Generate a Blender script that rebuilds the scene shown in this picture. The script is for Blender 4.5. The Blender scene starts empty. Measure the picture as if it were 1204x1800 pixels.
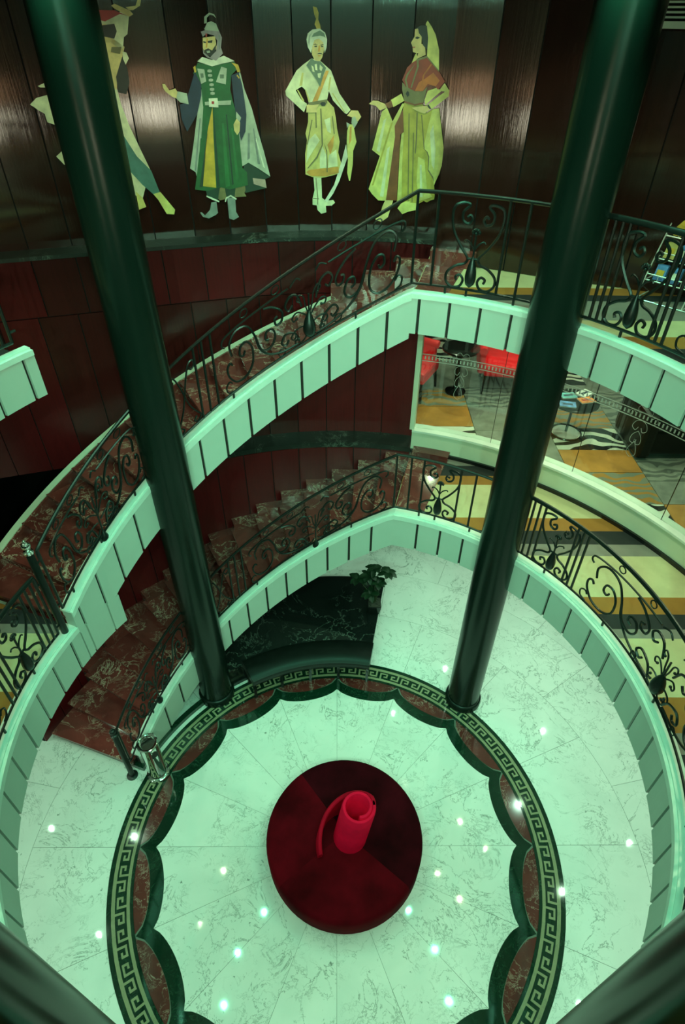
import bpy, bmesh, math, random
from mathutils import Vector
random.seed(7)
sc = bpy.context.scene
COL = sc.collection
R_ = math.radians

# ------------------------------------------------------------------ camera, world, exposure
cam_data = bpy.data.cameras.new('camera')
cam_data.sensor_fit = 'VERTICAL'
cam_data.sensor_height = 36.0
cam_data.lens = 36.0 * 1042.57 / 1800.0
cam_data.clip_start = 0.02
cam = bpy.data.objects.new('camera', cam_data)
COL.objects.link(cam)
from mathutils import Matrix
_p, _r = 0.6983, -0.0085
_m = Matrix.Rotation(math.pi/2 - _p, 4, 'X') @ Matrix.Rotation(-_r, 4, 'Z')
cam.matrix_world = Matrix.Translation((0.0307, -2.6102, 6.9478)) @ _m
sc.camera = cam

w = bpy.data.worlds.new('world'); sc.world = w
w.use_nodes = True
w.node_tree.nodes['Background'].inputs[0].default_value = (0.55, 1.0, 0.72, 1)
w.node_tree.nodes['Background'].inputs[1].default_value = 0.02
sc.view_settings.view_transform = 'Standard'
sc.view_settings.look = 'None'
sc.view_settings.gamma = 1.0
sc.view_settings.use_curve_mapping = False
sc.view_settings.exposure = 0.0
TINT = (0.20, 1.0, 0.57)
TINT_FILL = (0.38, 1.0, 0.62)          # tint of the added fill spots, close to the greenish hall lamps
TINT_WARM = (0.80, 1.0, 0.60)
TINT_LOBBY = (0.60, 1.0, 0.68)
P_ATRIUM, P_LOBBY, P_LOUNGE, P_UPPER, P_STAIR, P_WASH, P_FILL = 54.0, 20.0, 36.0, 16.0, 22.0, 18.0, 340.0

# ------------------------------------------------------------------ materials
MATS = {}
def _new(name):
    m = bpy.data.materials.new(name); m.use_nodes = True
    nt = m.node_tree
    b = nt.nodes['Principled BSDF']
    return m, nt, b
def setp(b, base=None, rough=0.5, metal=0.0, spec=0.5, coat=0.0, sheen=0.0, emis=None, es=0.0, trans=0.0, alpha=1.0):
    if base: b.inputs['Base Color'].default_value = (*base, 1)
    b.inputs['Roughness'].default_value = rough
    b.inputs['Metallic'].default_value = metal
    b.inputs['Specular IOR Level'].default_value = spec
    b.inputs['Coat Weight'].default_value = coat
    b.inputs['Coat Roughness'].default_value = 0.08
    b.inputs['Sheen Weight'].default_value = sheen
    b.inputs['Transmission Weight'].default_value = trans
    b.inputs['Alpha'].default_value = alpha
    if emis:
        b.inputs['Emission Color'].default_value = (*emis, 1); b.inputs['Emission Strength'].default_value = es
def coords(nt, scale=(1,1,1), per_object=True):
    tc = nt.nodes.new('ShaderNodeTexCoord')
    mp = nt.nodes.new('ShaderNodeMapping'); mp.inputs['Scale'].default_value = scale
    if per_object:
        oi = nt.nodes.new('ShaderNodeObjectInfo')
        mu = nt.nodes.new('ShaderNodeMath'); mu.operation = 'MULTIPLY'; mu.inputs[1].default_value = 37.0
        nt.links.new(oi.outputs['Random'], mu.inputs[0])
        va = nt.nodes.new('ShaderNodeVectorMath'); va.operation = 'ADD'
        nt.links.new(tc.outputs['Object'], va.inputs[0]); nt.links.new(mu.outputs[0], va.inputs[1])
        nt.links.new(va.outputs[0], mp.inputs['Vector'])
    else:
        nt.links.new(tc.outputs['Object'], mp.inputs['Vector'])
    return mp.outputs['Vector']
def noise(nt, vec, scale, detail=4, rough=0.55, dist=0.0):
    n = nt.nodes.new('ShaderNodeTexNoise')
    n.inputs['Scale'].default_value = scale; n.inputs['Detail'].default_value = detail
    n.inputs['Roughness'].default_value = rough; n.inputs['Distortion'].default_value = dist
    nt.links.new(vec, n.inputs['Vector']); return n.outputs['Fac']
def ramp(nt, fac, stops):
    r = nt.nodes.new('ShaderNodeValToRGB')
    e = r.color_ramp.elements
    e.remove(e[1]); e[0].position = stops[0][0]; e[0].color = (*stops[0][1], 1)
    for p, c in stops[1:]: e.new(p).color = (*c, 1)
    nt.links.new(fac, r.inputs['Fac']); return r.outputs['Color']
def mth(nt, op, a, b=None):
    n = nt.nodes.new('ShaderNodeMath'); n.operation = op
    for i, x in enumerate((a, b)):
        if x is None: continue
        if isinstance(x, (int, float)): n.inputs[i].default_value = x
        else: nt.links.new(x, n.inputs[i])
    return n.outputs[0]
def mixc(nt, fac, a, b):
    n = nt.nodes.new('ShaderNodeMix'); n.data_type = 'RGBA'
    for i, x in ((0, fac), (6, a), (7, b)):
        if isinstance(x, (int, float)): n.inputs[i].default_value = x
        elif isinstance(x, tuple): n.inputs[i].default_value = (*x, 1)
        else: nt.links.new(x, n.inputs[i])
    return n.outputs[2]
def plain(name, base, rough=0.5, vary=0.12, vscale=3.0, **k):
    m, nt, b = _new(name); setp(b, base, rough, **k)
    if vary:
        n = noise(nt, coords(nt), vscale, 5)
        lo = tuple(c*(1-vary) for c in base); hi = tuple(min(1, c*(1+vary)) for c in base)
        nt.links.new(ramp(nt, n, [(0.3, lo), (0.7, hi)]), b.inputs['Base Color'])
    MATS[name] = m; return m
def marble(name, base, dark, vein, s1=1.6, w1=0.035, s2=5.0, w2=0.02, rough=0.12, coat=0.3, amt=0.8, cloud=0.5, dist=1.6, speck=0.0, m1=0.45):
    m, nt, b = _new(name); setp(b, base, rough, coat=coat)
    v = coords(nt)
    cl = noise(nt, v, s1*0.8, 6, 0.6, 0.6)
    ground = ramp(nt, cl, [(0.3, tuple(base[i]*(1-cloud)+dark[i]*cloud for i in range(3))), (0.62, base)])
    def veins(s, wd, d):
        n = noise(nt, v, s, 10, 0.66, d)
        a = mth(nt, 'ABSOLUTE', mth(nt, 'SUBTRACT', n, 0.5))
        return ramp(nt, a, [(0.0, (1,1,1)), (wd, (0,0,0))])
    mask = ramp(nt, noise(nt, v, s1*1.3, 3), [(0.44, (0,0,0)), (0.64, (1,1,1))])
    maskb = ramp(nt, noise(nt, v, s1*0.9, 2), [(m1, (0,0,0)), (m1+0.16, (1,1,1))])
    v1 = mth(nt, 'MULTIPLY', mth(nt, 'MULTIPLY', veins(s1, w1, dist), maskb), amt)
    v2 = mth(nt, 'MULTIPLY', mth(nt, 'MULTIPLY', veins(s2, w2, dist*0.7), mask), amt)
    f = mth(nt, 'MAXIMUM', v1, v2)
    if speck:
        sp = ramp(nt, noise(nt, v, 16.0, 4, 0.6), [(0.655, (0,0,0)), (0.70, (1,1,1))])
        spm = ramp(nt, noise(nt, v, 3.0, 2), [(0.48, (0,0,0)), (0.6, (1,1,1))])
        f = mth(nt, 'MAXIMUM', f, mth(nt, 'MULTIPLY', mth(nt, 'MULTIPLY', sp, spm), speck))
    nt.links.new(mixc(nt, f, ground, vein), b.inputs['Base Color'])
    MATS[name] = m; return m
def wood(name, c0, c1, rough=0.3, coat=1.0, crough=0.05):
    m, nt, b = _new(name); setp(b, c0, rough, coat=coat)
    b.inputs['Specular IOR Level'].default_value = 0.15; b.inputs['Coat Roughness'].default_value = crough; b.inputs['Coat IOR'].default_value = 1.5
    v = coords(nt, (9, 9, 0.45))
    n = noise(nt, v, 6.0, 8, 0.65, 0.4)
    n2 = noise(nt, coords(nt, (1, 1, 1)), 1.1, 3)
    g = ramp(nt, n, [(0.25, c0), (0.75, c1)])
    nt.links.new(mixc(nt, mth(nt, 'MULTIPLY', n2, 0.6), g, tuple(x*0.45 for x in c0)), b.inputs['Base Color'])
    bp = nt.nodes.new('ShaderNodeBump'); bp.inputs['Strength'].default_value = 0.06; bp.inputs['Distance'].default_value = 0.01
    nt.links.new(n, bp.inputs['Height']); nt.links.new(bp.outputs[0], b.inputs['Normal']); nt.links.new(bp.outputs[0], b.inputs['Coat Normal'])
    MATS[name] = m; return m
def stripes(name, stops, offset=0.0):
    """carpet woven in straight bands across the deck: bands by world y"""
    m, nt, b = _new(name); setp(b, (0.5,0.5,0.5), 0.75, spec=0.3)
    tc = nt.nodes.new('ShaderNodeTexCoord'); sp = nt.nodes.new('ShaderNodeSeparateXYZ')
    nt.links.new(tc.outputs['Object'], sp.inputs[0])
    f = mth(nt, 'MULTIPLY', mth(nt, 'ADD', sp.outputs['Y'], 4.0 + offset), 1/9.0)
    r = nt.nodes.new('ShaderNodeValToRGB'); r.color_ramp.interpolation = 'CONSTANT'
    e = r.color_ramp.elements
    e.remove(e[1]); e[0].position = 0.0; e[0].color = (*stops[0][1], 1)
    for y, c in stops[1:]: e.new((y+4.0)/9.0).color = (*c, 1)
    nt.links.new(f, r.inputs['Fac'])
    n = noise(nt, tc.outputs['Object'], 7, 6)
    nt.links.new(mixc(nt, mth(nt, 'MULTIPLY', n, 0.35), r.outputs['Color'], (0.02,0.02,0.02)), b.inputs['Base Color'])
    MATS[name] = m; return m
def damask(name, a, c, scale=3.2, th=0.5, seed=0.0):
    m, nt, b = _new(name); setp(b, a, 0.8, spec=0.2)
    v = coords(nt, (1, 1, 1), per_object=False)
    va = nt.nodes.new('ShaderNodeVectorMath'); va.operation = 'ADD'; va.inputs[1].default_value = (seed, seed*0.7, 0)
    nt.links.new(v, va.inputs[0])
    wv = nt.nodes.new('ShaderNodeTexWave'); wv.wave_type = 'RINGS'; wv.inputs['Scale'].default_value = scale*0.55
    wv.inputs['Distortion'].default_value = 9.0; wv.inputs['Detail'].default_value = 1.2; wv.inputs['Detail Scale'].default_value = 1.3
    nt.links.new(va.outputs[0], wv.inputs['Vector'])
    nt.links.new(ramp(nt, wv.outputs['Fac'], [(th-0.02, a), (th+0.02, c)]), b.inputs['Base Color'])
    MATS[name] = m; return m

marble('white_marble', (0.80,0.80,0.77), (0.55,0.60,0.57), (0.07,0.12,0.09), s1=1.9, w1=0.009, s2=5.5, w2=0.013, rough=0.04, coat=0.0, amt=0.8, cloud=0.35, dist=0.9, speck=0.75, m1=0.40)
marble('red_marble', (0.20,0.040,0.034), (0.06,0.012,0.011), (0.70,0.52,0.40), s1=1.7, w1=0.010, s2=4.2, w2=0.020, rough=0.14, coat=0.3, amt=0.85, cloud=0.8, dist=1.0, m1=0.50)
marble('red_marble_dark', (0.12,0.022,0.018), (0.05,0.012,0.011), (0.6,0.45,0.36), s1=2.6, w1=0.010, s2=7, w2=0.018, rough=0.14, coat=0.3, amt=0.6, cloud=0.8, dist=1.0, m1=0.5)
marble('green_marble', (0.004,0.024,0.013), (0.002,0.010,0.006), (0.10,0.26,0.16), s1=3.0, w1=0.004, s2=10, w2=0.008, rough=0.05, amt=0.5)
marble('black_marble', (0.008,0.011,0.010), (0.003,0.004,0.004), (0.36,0.42,0.36), s1=0.8, w1=0.003, s2=2.0, w2=0.003, rough=0.05, amt=0.7, m1=0.54, dist=0.6)
marble('ledge_marble', (0.012,0.018,0.015), (0.004,0.005,0.005), (0.34,0.40,0.34), s1=1.6, w1=0.006, s2=4.0, w2=0.008, rough=0.35, coat=0.0, amt=0.6, dist=0.8)
marble('inlay_marble', (0.29,0.28,0.17), (0.18,0.18,0.11), (0.12,0.14,0.09), s1=4, w1=0.02, s2=9, w2=0.02, rough=0.06, amt=0.5)
wood('mahogany', (0.022,0.006,0.004), (0.040,0.011,0.007), rough=0.22)
wood('red_mahogany', (0.105,0.005,0.007), (0.17,0.009,0.011), rough=0.4, coat=0.45, crough=0.22)
wood('red_mahogany_b', (0.060,0.006,0.006), (0.10,0.010,0.009), rough=0.4, coat=0.6, crough=0.18)
plain('wall_gap', (0.006,0.004,0.004), 0.8, vary=0)
plain('fascia_paint', (0.53,0.55,0.50), 0.38, vary=0.03)
plain('cap_paint', (0.72,0.76,0.70), 0.30, vary=0.05, vscale=9)
plain('sill_paint', (0.62,0.66,0.52), 0.35, vary=0.04)
plain('gap_dark', (0.02,0.014,0.012), 0.7, vary=0)
plain('iron', (0.006,0.008,0.007), 0.36, vary=0.3, vscale=40, spec=0.45)
plain('column_lacquer', (0.005,0.012,0.009), 0.25, vary=0.1, vscale=2, spec=0.24)
plain('grout', (0.10,0.14,0.11), 0.6, vary=0)
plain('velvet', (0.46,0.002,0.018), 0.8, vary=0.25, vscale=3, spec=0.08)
plain('velvet_seat_shaded', (0.080,0.001,0.004), 0.85, vary=0.6, vscale=2.2, spec=0.05)  # same red velvet, with the seat's shade put into its colour
plain('velvet_nap_shaded', (0.028,0.001,0.003), 0.85, vary=0.7, vscale=2.2, spec=0.05)  # seat sectors where the nap looks darker; that shading is painted in
plain('velvet_lit', (0.80,0.003,0.036), 0.75, vary=0.15, vscale=6, spec=0.08)  # same velvet, brightened as if the raised roll caught more light
plain('chair_red', (0.80,0.010,0.020), 0.45, vary=0.15, vscale=4)
plain('leather', (0.005,0.007,0.006), 0.30, vary=0.3, vscale=12, spec=0.3)
plain('chrome', (0.75,0.76,0.74), 0.08, vary=0, metal=1.0)
plain('steel_wire', (0.80,0.80,0.76), 0.25, vary=0, metal=0.3)
plain('black_gloss', (0.008,0.009,0.009), 0.15, vary=0)
plain('ceiling_paint', (0.60,0.64,0.58), 0.6, vary=0.03)
plain('soil', (0.03,0.028,0.02), 0.9, vary=0.5, vscale=60)
plain('leaf', (0.007,0.022,0.009), 0.45, spec=0.25, vary=0.5, vscale=9)
plain('stem', (0.04,0.05,0.02), 0.6)
plain('grey_tile', (0.22,0.23,0.21), 0.45, vary=0.35, vscale=5)
plain('gold_carpet', (0.48,0.20,0.035), 0.8, vary=0.25, vscale=4)
plain('door_cream', (0.70,0.60,0.42), 0.5, vary=0.05)
plain('door_tan', (0.55,0.30,0.12), 0.5, vary=0.1)
plain('dark_room', (0.012,0.010,0.009), 0.8, vary=0)
damask('damask_bw', (0.75,0.75,0.66), (0.012,0.014,0.014), 3.4, 0.55)
damask('damask_grey', (0.24,0.25,0.22), (0.11,0.12,0.11), 5.0, 0.5, 3.1)
damask('damask_gold', (0.40,0.19,0.05), (0.20,0.21,0.17), 5.0, 0.5, 5.7)
cream, gold, black, grey = (0.66,0.60,0.34), (0.40,0.17,0.03), (0.022,0.026,0.028), (0.27,0.25,0.22)
stripes('carpet_middle', [(-4,cream),(-2.6,gold),(-2.4,black),(-2.2,grey),(-2.05,cream),(-1.5,gold),(-1.3,black),(-1.1,grey),(-0.95,cream),(-0.56,black),(-0.36,grey),(-0.2,gold),(0.14,cream),
        (0.72,grey),(0.82,black),(1.005,gold),(1.205,cream),(1.78,grey),(1.97,black),(2.155,gold),(2.37,cream),(2.97,gold),(3.16,black),(3.36,grey)])
stripes('carpet_upper', [(-4,cream),(-2.2,gold),(-2.0,black),(-1.8,grey),(-1.6,cream),(-0.9,gold),(-0.7,black),(-0.5,grey),(-0.3,cream),(0.4,gold),(0.6,black),(0.8,grey),(1.0,cream),(1.3,black),(1.55,gold),(1.76,cream),(2.05,grey),(2.47,black),(2.63,gold),(2.79,cream)])
m, nt, b = _new('glass')
_t = nt.nodes.new('ShaderNodeBsdfTransparent'); _t.inputs[0].default_value = (0.90,0.96,0.93,1)
_g = nt.nodes.new('ShaderNodeBsdfGlossy'); _g.inputs['Roughness'].default_value = 0.03
_x = nt.nodes.new('ShaderNodeMixShader'); _x.inputs[0].default_value = 0.06
nt.links.new(_t.outputs[0], _x.inputs[1]); nt.links.new(_g.outputs[0], _x.inputs[2]); nt.links.new(_x.outputs[0], nt.nodes['Material Output'].inputs[0])
MATS['glass'] = m
plain('etched', (0.34,0.38,0.36), 0.6, vary=0)
m, nt, b = _new('lit_glass'); setp(b, (0.8,0.8,0.7), 0.3, emis=(1.0,0.95,0.70), es=24.0); MATS['lit_glass'] = m  # glow of the added door panes, meant to mirror in the wood
m, nt, b = _new('lit_glass_amber'); setp(b, (0.5,0.7,0.8), 0.3, emis=(0.95,0.50,0.25), es=6.0); MATS['lit_glass_amber'] = m
m, nt, b = _new('lamp_lens'); setp(b, (1,1,1), 0.4, emis=(0.85,1.0,0.92), es=60.0); MATS['lamp_lens'] = m
PAINT = dict(pale=(0.42,0.48,0.38), dkgreen=(0.010,0.045,0.025), pink=(0.45,0.33,0.27), olive=(0.19,0.17,0.07), grey=(0.22,0.26,0.24), white=(0.68,0.72,0.58),
  green=(0.012,0.11,0.028), gold=(0.62,0.40,0.04), navy=(0.012,0.025,0.06), skin=(0.72,0.58,0.24), red=(0.42,0.03,0.03), black=(0.018,0.018,0.014),
  lilac=(0.30,0.26,0.28), cream=(0.72,0.74,0.48), orange=(0.65,0.33,0.06), jewel=(0.14,0.20,0.14), khaki=(0.62,0.55,0.18), yellow=(0.68,0.66,0.20),
  dkyellow=(0.48,0.42,0.07), dkred=(0.30,0.035,0.015), rust=(0.50,0.13,0.02), brown=(0.22,0.07,0.02), teal=(0.06,0.20,0.17), ltgreen=(0.02,0.17,0.045))
for k, c in PAINT.items(): plain('paint_'+k, c, 0.4, vary=0.22, vscale=11)
def M(n): return MATS[n]

# ------------------------------------------------------------------ mesh helpers
def P(a, r, z=0.0):
    return (r*math.cos(R_(a)), r*math.sin(R_(a)), z)
def fz(z, a): return z(a) if callable(z) else z
class MB:
    def __init__(s): s.v = []; s.f = []
    def add(s, v, f):
        o = len(s.v); s.v += [tuple(x) for x in v]; s.f += [tuple(i+o for i in q) for q in f]; return s
    def box(s, x0, x1, y0, y1, z0, z1):
        return s.add([(x0,y0,z0),(x1,y0,z0),(x1,y1,z0),(x0,y1,z0),(x0,y0,z1),(x1,y0,z1),(x1,y1,z1),(x0,y1,z1)],
                     [(0,3,2,1),(4,5,6,7),(0,1,5,4),(1,2,6,5),(2,3,7,6),(3,0,4,7)])
    def hexa(s, q, q2):          # bottom quad, top quad
        return s.add(list(q)+list(q2), [(0,3,2,1),(4,5,6,7),(0,1,5,4),(1,2,6,5),(2,3,7,6),(3,0,4,7)])
    def sector(s, r0, r1, a0, a1, z0, z1, n=1):
        o = len(s.v)
        for i in range(n+1):
            a = a0 + (a1-a0)*i/n
            rr0 = r0(a) if callable(r0) else r0; rr1 = r1(a) if callable(r1) else r1
            s.v += [P(a,rr0,fz(z0,a)), P(a,rr1,fz(z0,a)), P(a,rr1,fz(z1,a)), P(a,rr0,fz(z1,a))]
        for i in range(n):
            b = o+4*i; c = b+4
            for k in range(4): s.f.append((b+k, b+(k+1)%4, c+(k+1)%4, c+k))
        s.f += [(o+3,o+2,o+1,o), (o+4*n,o+4*n+1,o+4*n+2,o+4*n+3)]
        return s
    def tube(s, pts, r, n=6, cap=True, squash=1.0):
        pts = [Vector(p) for p in pts]; o = len(s.v); m = len(pts)
        up = None
        for i, p in enumerate(pts):
            t = (pts[min(i+1,m-1)] - pts[max(i-1,0)])
            if t.length < 1e-9: t = Vector((0,0,1))
            t.normalize()
            if up is None:
                up = Vector((0,0,1)) if abs(t.z) < 0.9 else Vector((1,0,0))
            x = t.cross(up)
            if x.length < 1e-6: x = t.cross(Vector((1,0,0)))
            x.normalize(); y = x.cross(t); up = y
            rr = r[i] if isinstance(r, (list,tuple)) else r
            for k in range(n):
                q = 2*math.pi*k/n
                s.v.append(tuple(p + x*(math.cos(q)*rr) + y*(math.sin(q)*rr*squash)))
        for i in range(m-1):
            for k in range(n):
                s.f.append((o+i*n+k, o+i*n+(k+1)%n, o+(i+1)*n+(k+1)%n, o+(i+1)*n+k))
        if cap:
            s.f.append(tuple(o+k for k in reversed(range(n)))); s.f.append(tuple(o+(m-1)*n+k for k in range(n)))
        return s
    def prism(s, poly, z0, z1):
        n = len(poly); o = len(s.v)
        s.v += [(x,y,z0) for x,y in poly] + [(x,y,z1) for x,y in poly]
        s.f.append(tuple(o+i for i in reversed(range(n)))); s.f.append(tuple(o+n+i for i in range(n)))
        for i in range(n): j=(i+1)%n; s.f.append((o+i,o+j,o+n+j,o+n+i))
        return s
    def lathe(s, cx, cy, prof, n=24, lean=(0,0)):
        o = len(s.v); m = len(prof); z0 = prof[0][1]
        for r, z in prof:
            for k in range(n):
                q = 2*math.pi*k/n
                s.v.append((cx+lean[0]*(z-z0)+r*math.cos(q), cy+lean[1]*(z-z0)+r*math.sin(q), z))
        for i in range(m-1):
            for k in range(n): s.f.append((o+i*n+k, o+i*n+(k+1)%n, o+(i+1)*n+(k+1)%n, o+(i+1)*n+k))
        s.f.append(tuple(o+k for k in reversed(range(n)))); s.f.append(tuple(o+(m-1)*n+k for k in range(n)))
        return s
    def blob(s, c, r, nu=10, nv=7):
        o = len(s.v)
        for j in range(nv+1):
            ph = math.pi*j/nv
            for k in range(nu):
                q = 2*math.pi*k/nu
                s.v.append((c[0]+r[0]*math.sin(ph)*math.cos(q), c[1]+r[1]*math.sin(ph)*math.sin(q), c[2]-r[2]*math.cos(ph)))
        for j in range(nv):
            for k in range(nu): s.f.append((o+j*nu+k, o+j*nu+(k+1)%nu, o+(j+1)*nu+(k+1)%nu, o+(j+1)*nu+k))
        return s
    def build(s, name, mat, parent=None, smooth=False, bevel=0.0):
        me = bpy.data.meshes.new(name); me.from_pydata(s.v, [], s.f); me.update()
        bm = bmesh.new(); bm.from_mesh(me)
        bmesh.ops.remove_doubles(bm, verts=bm.verts, dist=1e-6)
        bmesh.ops.recalc_face_normals(bm, faces=bm.faces); bm.to_mesh(me); bm.free()
        ob = bpy.data.objects.new(name, me); COL.objects.link(ob)
        me.materials.append(M(mat) if isinstance(mat, str) else mat)
        if smooth:
            me.polygons.foreach_set('use_smooth', [True]*len(me.polygons))
            try: me.set_sharp_from_angle(angle=R_(40))
            except Exception: pass
        if parent is not None:
            ob.parent = parent
            ob.location = -Vector(ORG.get(parent.name, (0,0,0)))
        if bevel:
            bv = ob.modifiers.new('bevel', 'BEVEL'); bv.width = bevel; bv.segments = 2; bv.limit_method = 'ANGLE'
        return ob
ORG = {}
def tag(o, label, cat=None, group=None, kind=None):
    if label: o['label'] = label
    if cat: o['category'] = cat
    if group: o['group'] = group
    if kind: o['kind'] = kind
    return o
def thing(name, loc, label, cat=None, group=None, kind=None):
    o = bpy.data.objects.new(name, None); COL.objects.link(o); o.location = loc; o.empty_display_size = 0.1
    ORG[o.name] = loc
    return tag(o, label, cat, group, kind)
def catmull(pts, n=6):
    out = []; m = len(pts)
    for i in range(m-1):
        p0 = pts[max(i-1,0)]; p1 = pts[i]; p2 = pts[i+1]; p3 = pts[min(i+2,m-1)]
        for k in range(n):
            t = k/n
            out.append(tuple(0.5*((2*p1[d]) + (-p0[d]+p2[d])*t + (2*p0[d]-5*p1[d]+4*p2[d]-p3[d])*t*t + (-p0[d]+3*p1[d]-3*p2[d]+p3[d])*t**3) for d in range(len(p1))))
    out.append(tuple(pts[-1])); return out

# ================================================================== THE SETTING
Z2, Z3, ZC = 2.68, 5.06, 7.42            # middle deck, upper deck, ceiling
RF = 2.49                                # face of the balcony edge
COLS = [(-1.62, 1.895), (1.645, 1.845), (-1.62, -1.92), (1.62, -1.92)]
def zt1(a): return 2.70 - 0.0296*(a-76.4) if a > 76.4 else 2.70
def zb1(a): return max(0.0, 2.235 - 0.0303*(a-76.0)) if a > 76.0 else 2.235
def zt2(a): return 5.155 - 0.0268*(a-76.4) if a > 76.4 else 5.155
def zb2(a): return 4.785 - 0.0287*(a-74.6) if a > 74.6 else 4.785

# ---------- lobby floor: scalloped marble rosette, meander ring, radial slabs
floor = MB().sector(0.001, 6.6, 0, 360, -0.12, -0.004, 64).build('floor', 'grout')
tag(floor, 'round white marble lobby floor with scalloped green border and meander ring', None, None, 'structure')
def sc_in(t): return 1.962 - 0.128*(4*t*(1-t))**0.75       # white field / green edge
def sc_out(t): return 2.135 - 0.160*(4*t*(1-t))**0.60      # green / red lunette edge
def polar_piece(name, mat, rin, rout, a0, a1, n, z1, z0=-0.06, gap=0.0):
    v = []; f = []
    mb = MB()
    for i in range(n+1):
        t = i/n; a = a0+(a1-a0)*t
        r0 = rin(t); r1 = rout(t)
        da = math.degrees(gap/2/max(r0,0.2)); da1 = math.degrees(gap/2/max(r1,0.2))
        k0 = da*(1-2*t); k1 = da1*(1-2*t)
        mb.v += [P(a+k0,r0,z0), P(a+k1,r1,z0), P(a+k1,r1,z1), P(a+k0,r0,z1)]
    for i in range(n):
        b = 4*i; c = b+4
        for k in range(4): mb.f.append((b+k,b+(k+1)%4,c+(k+1)%4,c+k))
    mb.f += [(3,2,1,0),(4*n,4*n+1,4*n+2,4*n+3)]
    return mb.build(name, mat, floor)
A0 = 0.7
for k in range(16):
    a0 = A0+22.5*k; a1 = a0+22.5
    polar_piece('marble_slab', 'white_marble', lambda t: 0.05, sc_in, a0, a1, 14, 0.0, gap=0.004)
    polar_piece('scallop_border', 'green_marble', lambda t: sc_in(t)+0.002, sc_out, a0, a1, 14, 0.0005)
    polar_piece('lunette', 'red_marble_dark', lambda t: sc_out(t)+0.002, lambda t: 2.142, a0+0.6, a1-0.6, 14, 0.0)
    for j, (r0, r1) in enumerate(((2.402,3.30),(3.30,4.20),(4.20,5.1),(5.1,6.0))):
        o = 0 if j < 1 else 11.25*(j%2)
        polar_piece('marble_slab', 'white_marble', lambda t: r0+0.002, lambda t: r1-0.002, a0+o, a1+o, 6, 0.0, gap=0.004)
for nm, r0, r1, mt in (('ring_border',2.140,2.174,'green_marble'),('ring_line',2.1745,2.207,'inlay_marble'),('ring_ground',2.2075,2.319,'green_marble'),('ring_line',2.3195,2.356,'inlay_marble'),('ring_border',2.3565,2.402,'green_marble')):
    MB().sector(r0, r1, 0, 360, -0.06, 0.0, 96).build(nm, mt, floor)
def key_hook(a0, flip):
    mb = MB(); per = 7.5; wv = 0.017
    ri, ro = 2.2075, 2.319; H = ro-ri
    def bar(u0,u1,v0,v1):
        if flip: u0,u1 = 1-u1,1-u0; v0,v1 = 1-v1,1-v0
        mb.sector(ro-v1*H, ro-v0*H, a0+per*u0, a0+per*u1, -0.05, 0.0008, 2)
    w = 0.075
    bar(0.06,0.06+w,-0.02,0.84); bar(0.06+w,0.42,0.84-0.18,0.84); bar(0.42-w,0.42,0.26,0.66); bar(0.24,0.42-w,0.26,0.44)
    return mb.build('key_inlay', 'inlay_marble', floor)
for k in range(48):
    key_hook(k*7.5+1.0, False); key_hook(k*7.5+1.0, True)

# ---------- outer shell, ceiling
sh = MB()
sh.box(-9,9,-7,-6.9,-0.1,7.6); sh.box(-9,9,9,9.1,-0.1,7.6); sh.box(-9.1,-9,-7,9.1,-0.1,7.6); sh.box(9,9.1,-7,9.1,-0.1,7.6)
tag(sh.build('wall_outer', 'dark_room'), 'dark outer walls far behind the balconies', None, None, 'structure')
tag(MB().box(-9,9,-7,9,ZC,ZC+0.1).build('ceiling', 'ceiling_paint'), 'pale ceiling over the stairwell', None, None, 'structure')
tag(MB().box(-9,9,-7,9,-0.35,-0.13).build('floor_base', 'dark_room'), 'dark screed under the marble floor', None, None, 'structure')

# ---------- panelled wood walls
TH = 107.7
def wpath(s, R=4.10, off=0.0):
    """plan of the back wall: arc, then tangent line to the left; s grows to the left; off > 0 towards the hall"""
    st = R*R_(TH-90)
    if s <= st:
        th = 90+math.degrees(s/R); return P(th, R-off)[:2]
    n = P(TH,1)[:2]; t = (-n[1], n[0]); d = s-st
    return ((R-off)*n[0]+t[0]*d, (R-off)*n[1]+t[1]*d)
def path_slab(mb, pf, s0, s1, o0, o1, z0, z1, n):
    o = len(mb.v)
    for i in range(n+1):
        s = s0+(s1-s0)*i/n
        a = pf(s,o0); c = pf(s,o1)
        mb.v += [(*a,z0),(*c,z0),(*c,z1),(*a,z1)]
    for i in range(n):
        b = o+4*i; c = b+4
        for k in range(4): mb.f.append((b+k,b+(k+1)%4,c+(k+1)%4,c+k))
    mb.f += [(o+3,o+2,o+1,o),(o+4*n,o+4*n+1,o+4*n+2,o+4*n+3)]
    return mb
def panelled(name, label, pf, s0, s1, z0, z1, joints, mats, gap=0.012, thick=0.022, rows=None, tilts={}):
    wall = path_slab(MB(), pf, s0, s1, -0.10, 0.0, z0, z1, 40).build(name, 'wall_gap')
    tag(wall, label, None, None, 'structure')
    rows = rows or [(z0, z1, joints)]
    for (ra, rb, js) in rows:
        js = sorted(js)
        for i in range(len(js)-1):
            mb = path_slab(MB(), pf, js[i]+gap/2, js[i+1]-gap/2, 0.0, thick, ra+gap/2, rb-gap/2, 1)
            if i in tilts:                                   # boards tilted on purpose, to move reflections of the lit panes
                q_, r_ = tilts[i]
                c_ = [pf(js[i]+gap/2, thick+q_), pf(js[i+1]-gap/2, thick+r_)]
                for e_, (u_, v_) in ((0, c_[0]), (4, c_[1])):
                    for kk in (1, 2): mb.v[e_+kk] = (u_, v_, mb.v[e_+kk][2])
            mb.build('panel', random.choice(mats), wall)
    return wall
pf41 = lambda s, o: wpath(s, 4.117, o)
sj = lambda L, R: [R*R_(a-90) for a in L]
up_j = sj([75.9,81.27,86.4,91.5,96.3,101.0,106.25], 4.117) + [1.53+0.395*k for k in range(12)]
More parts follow.
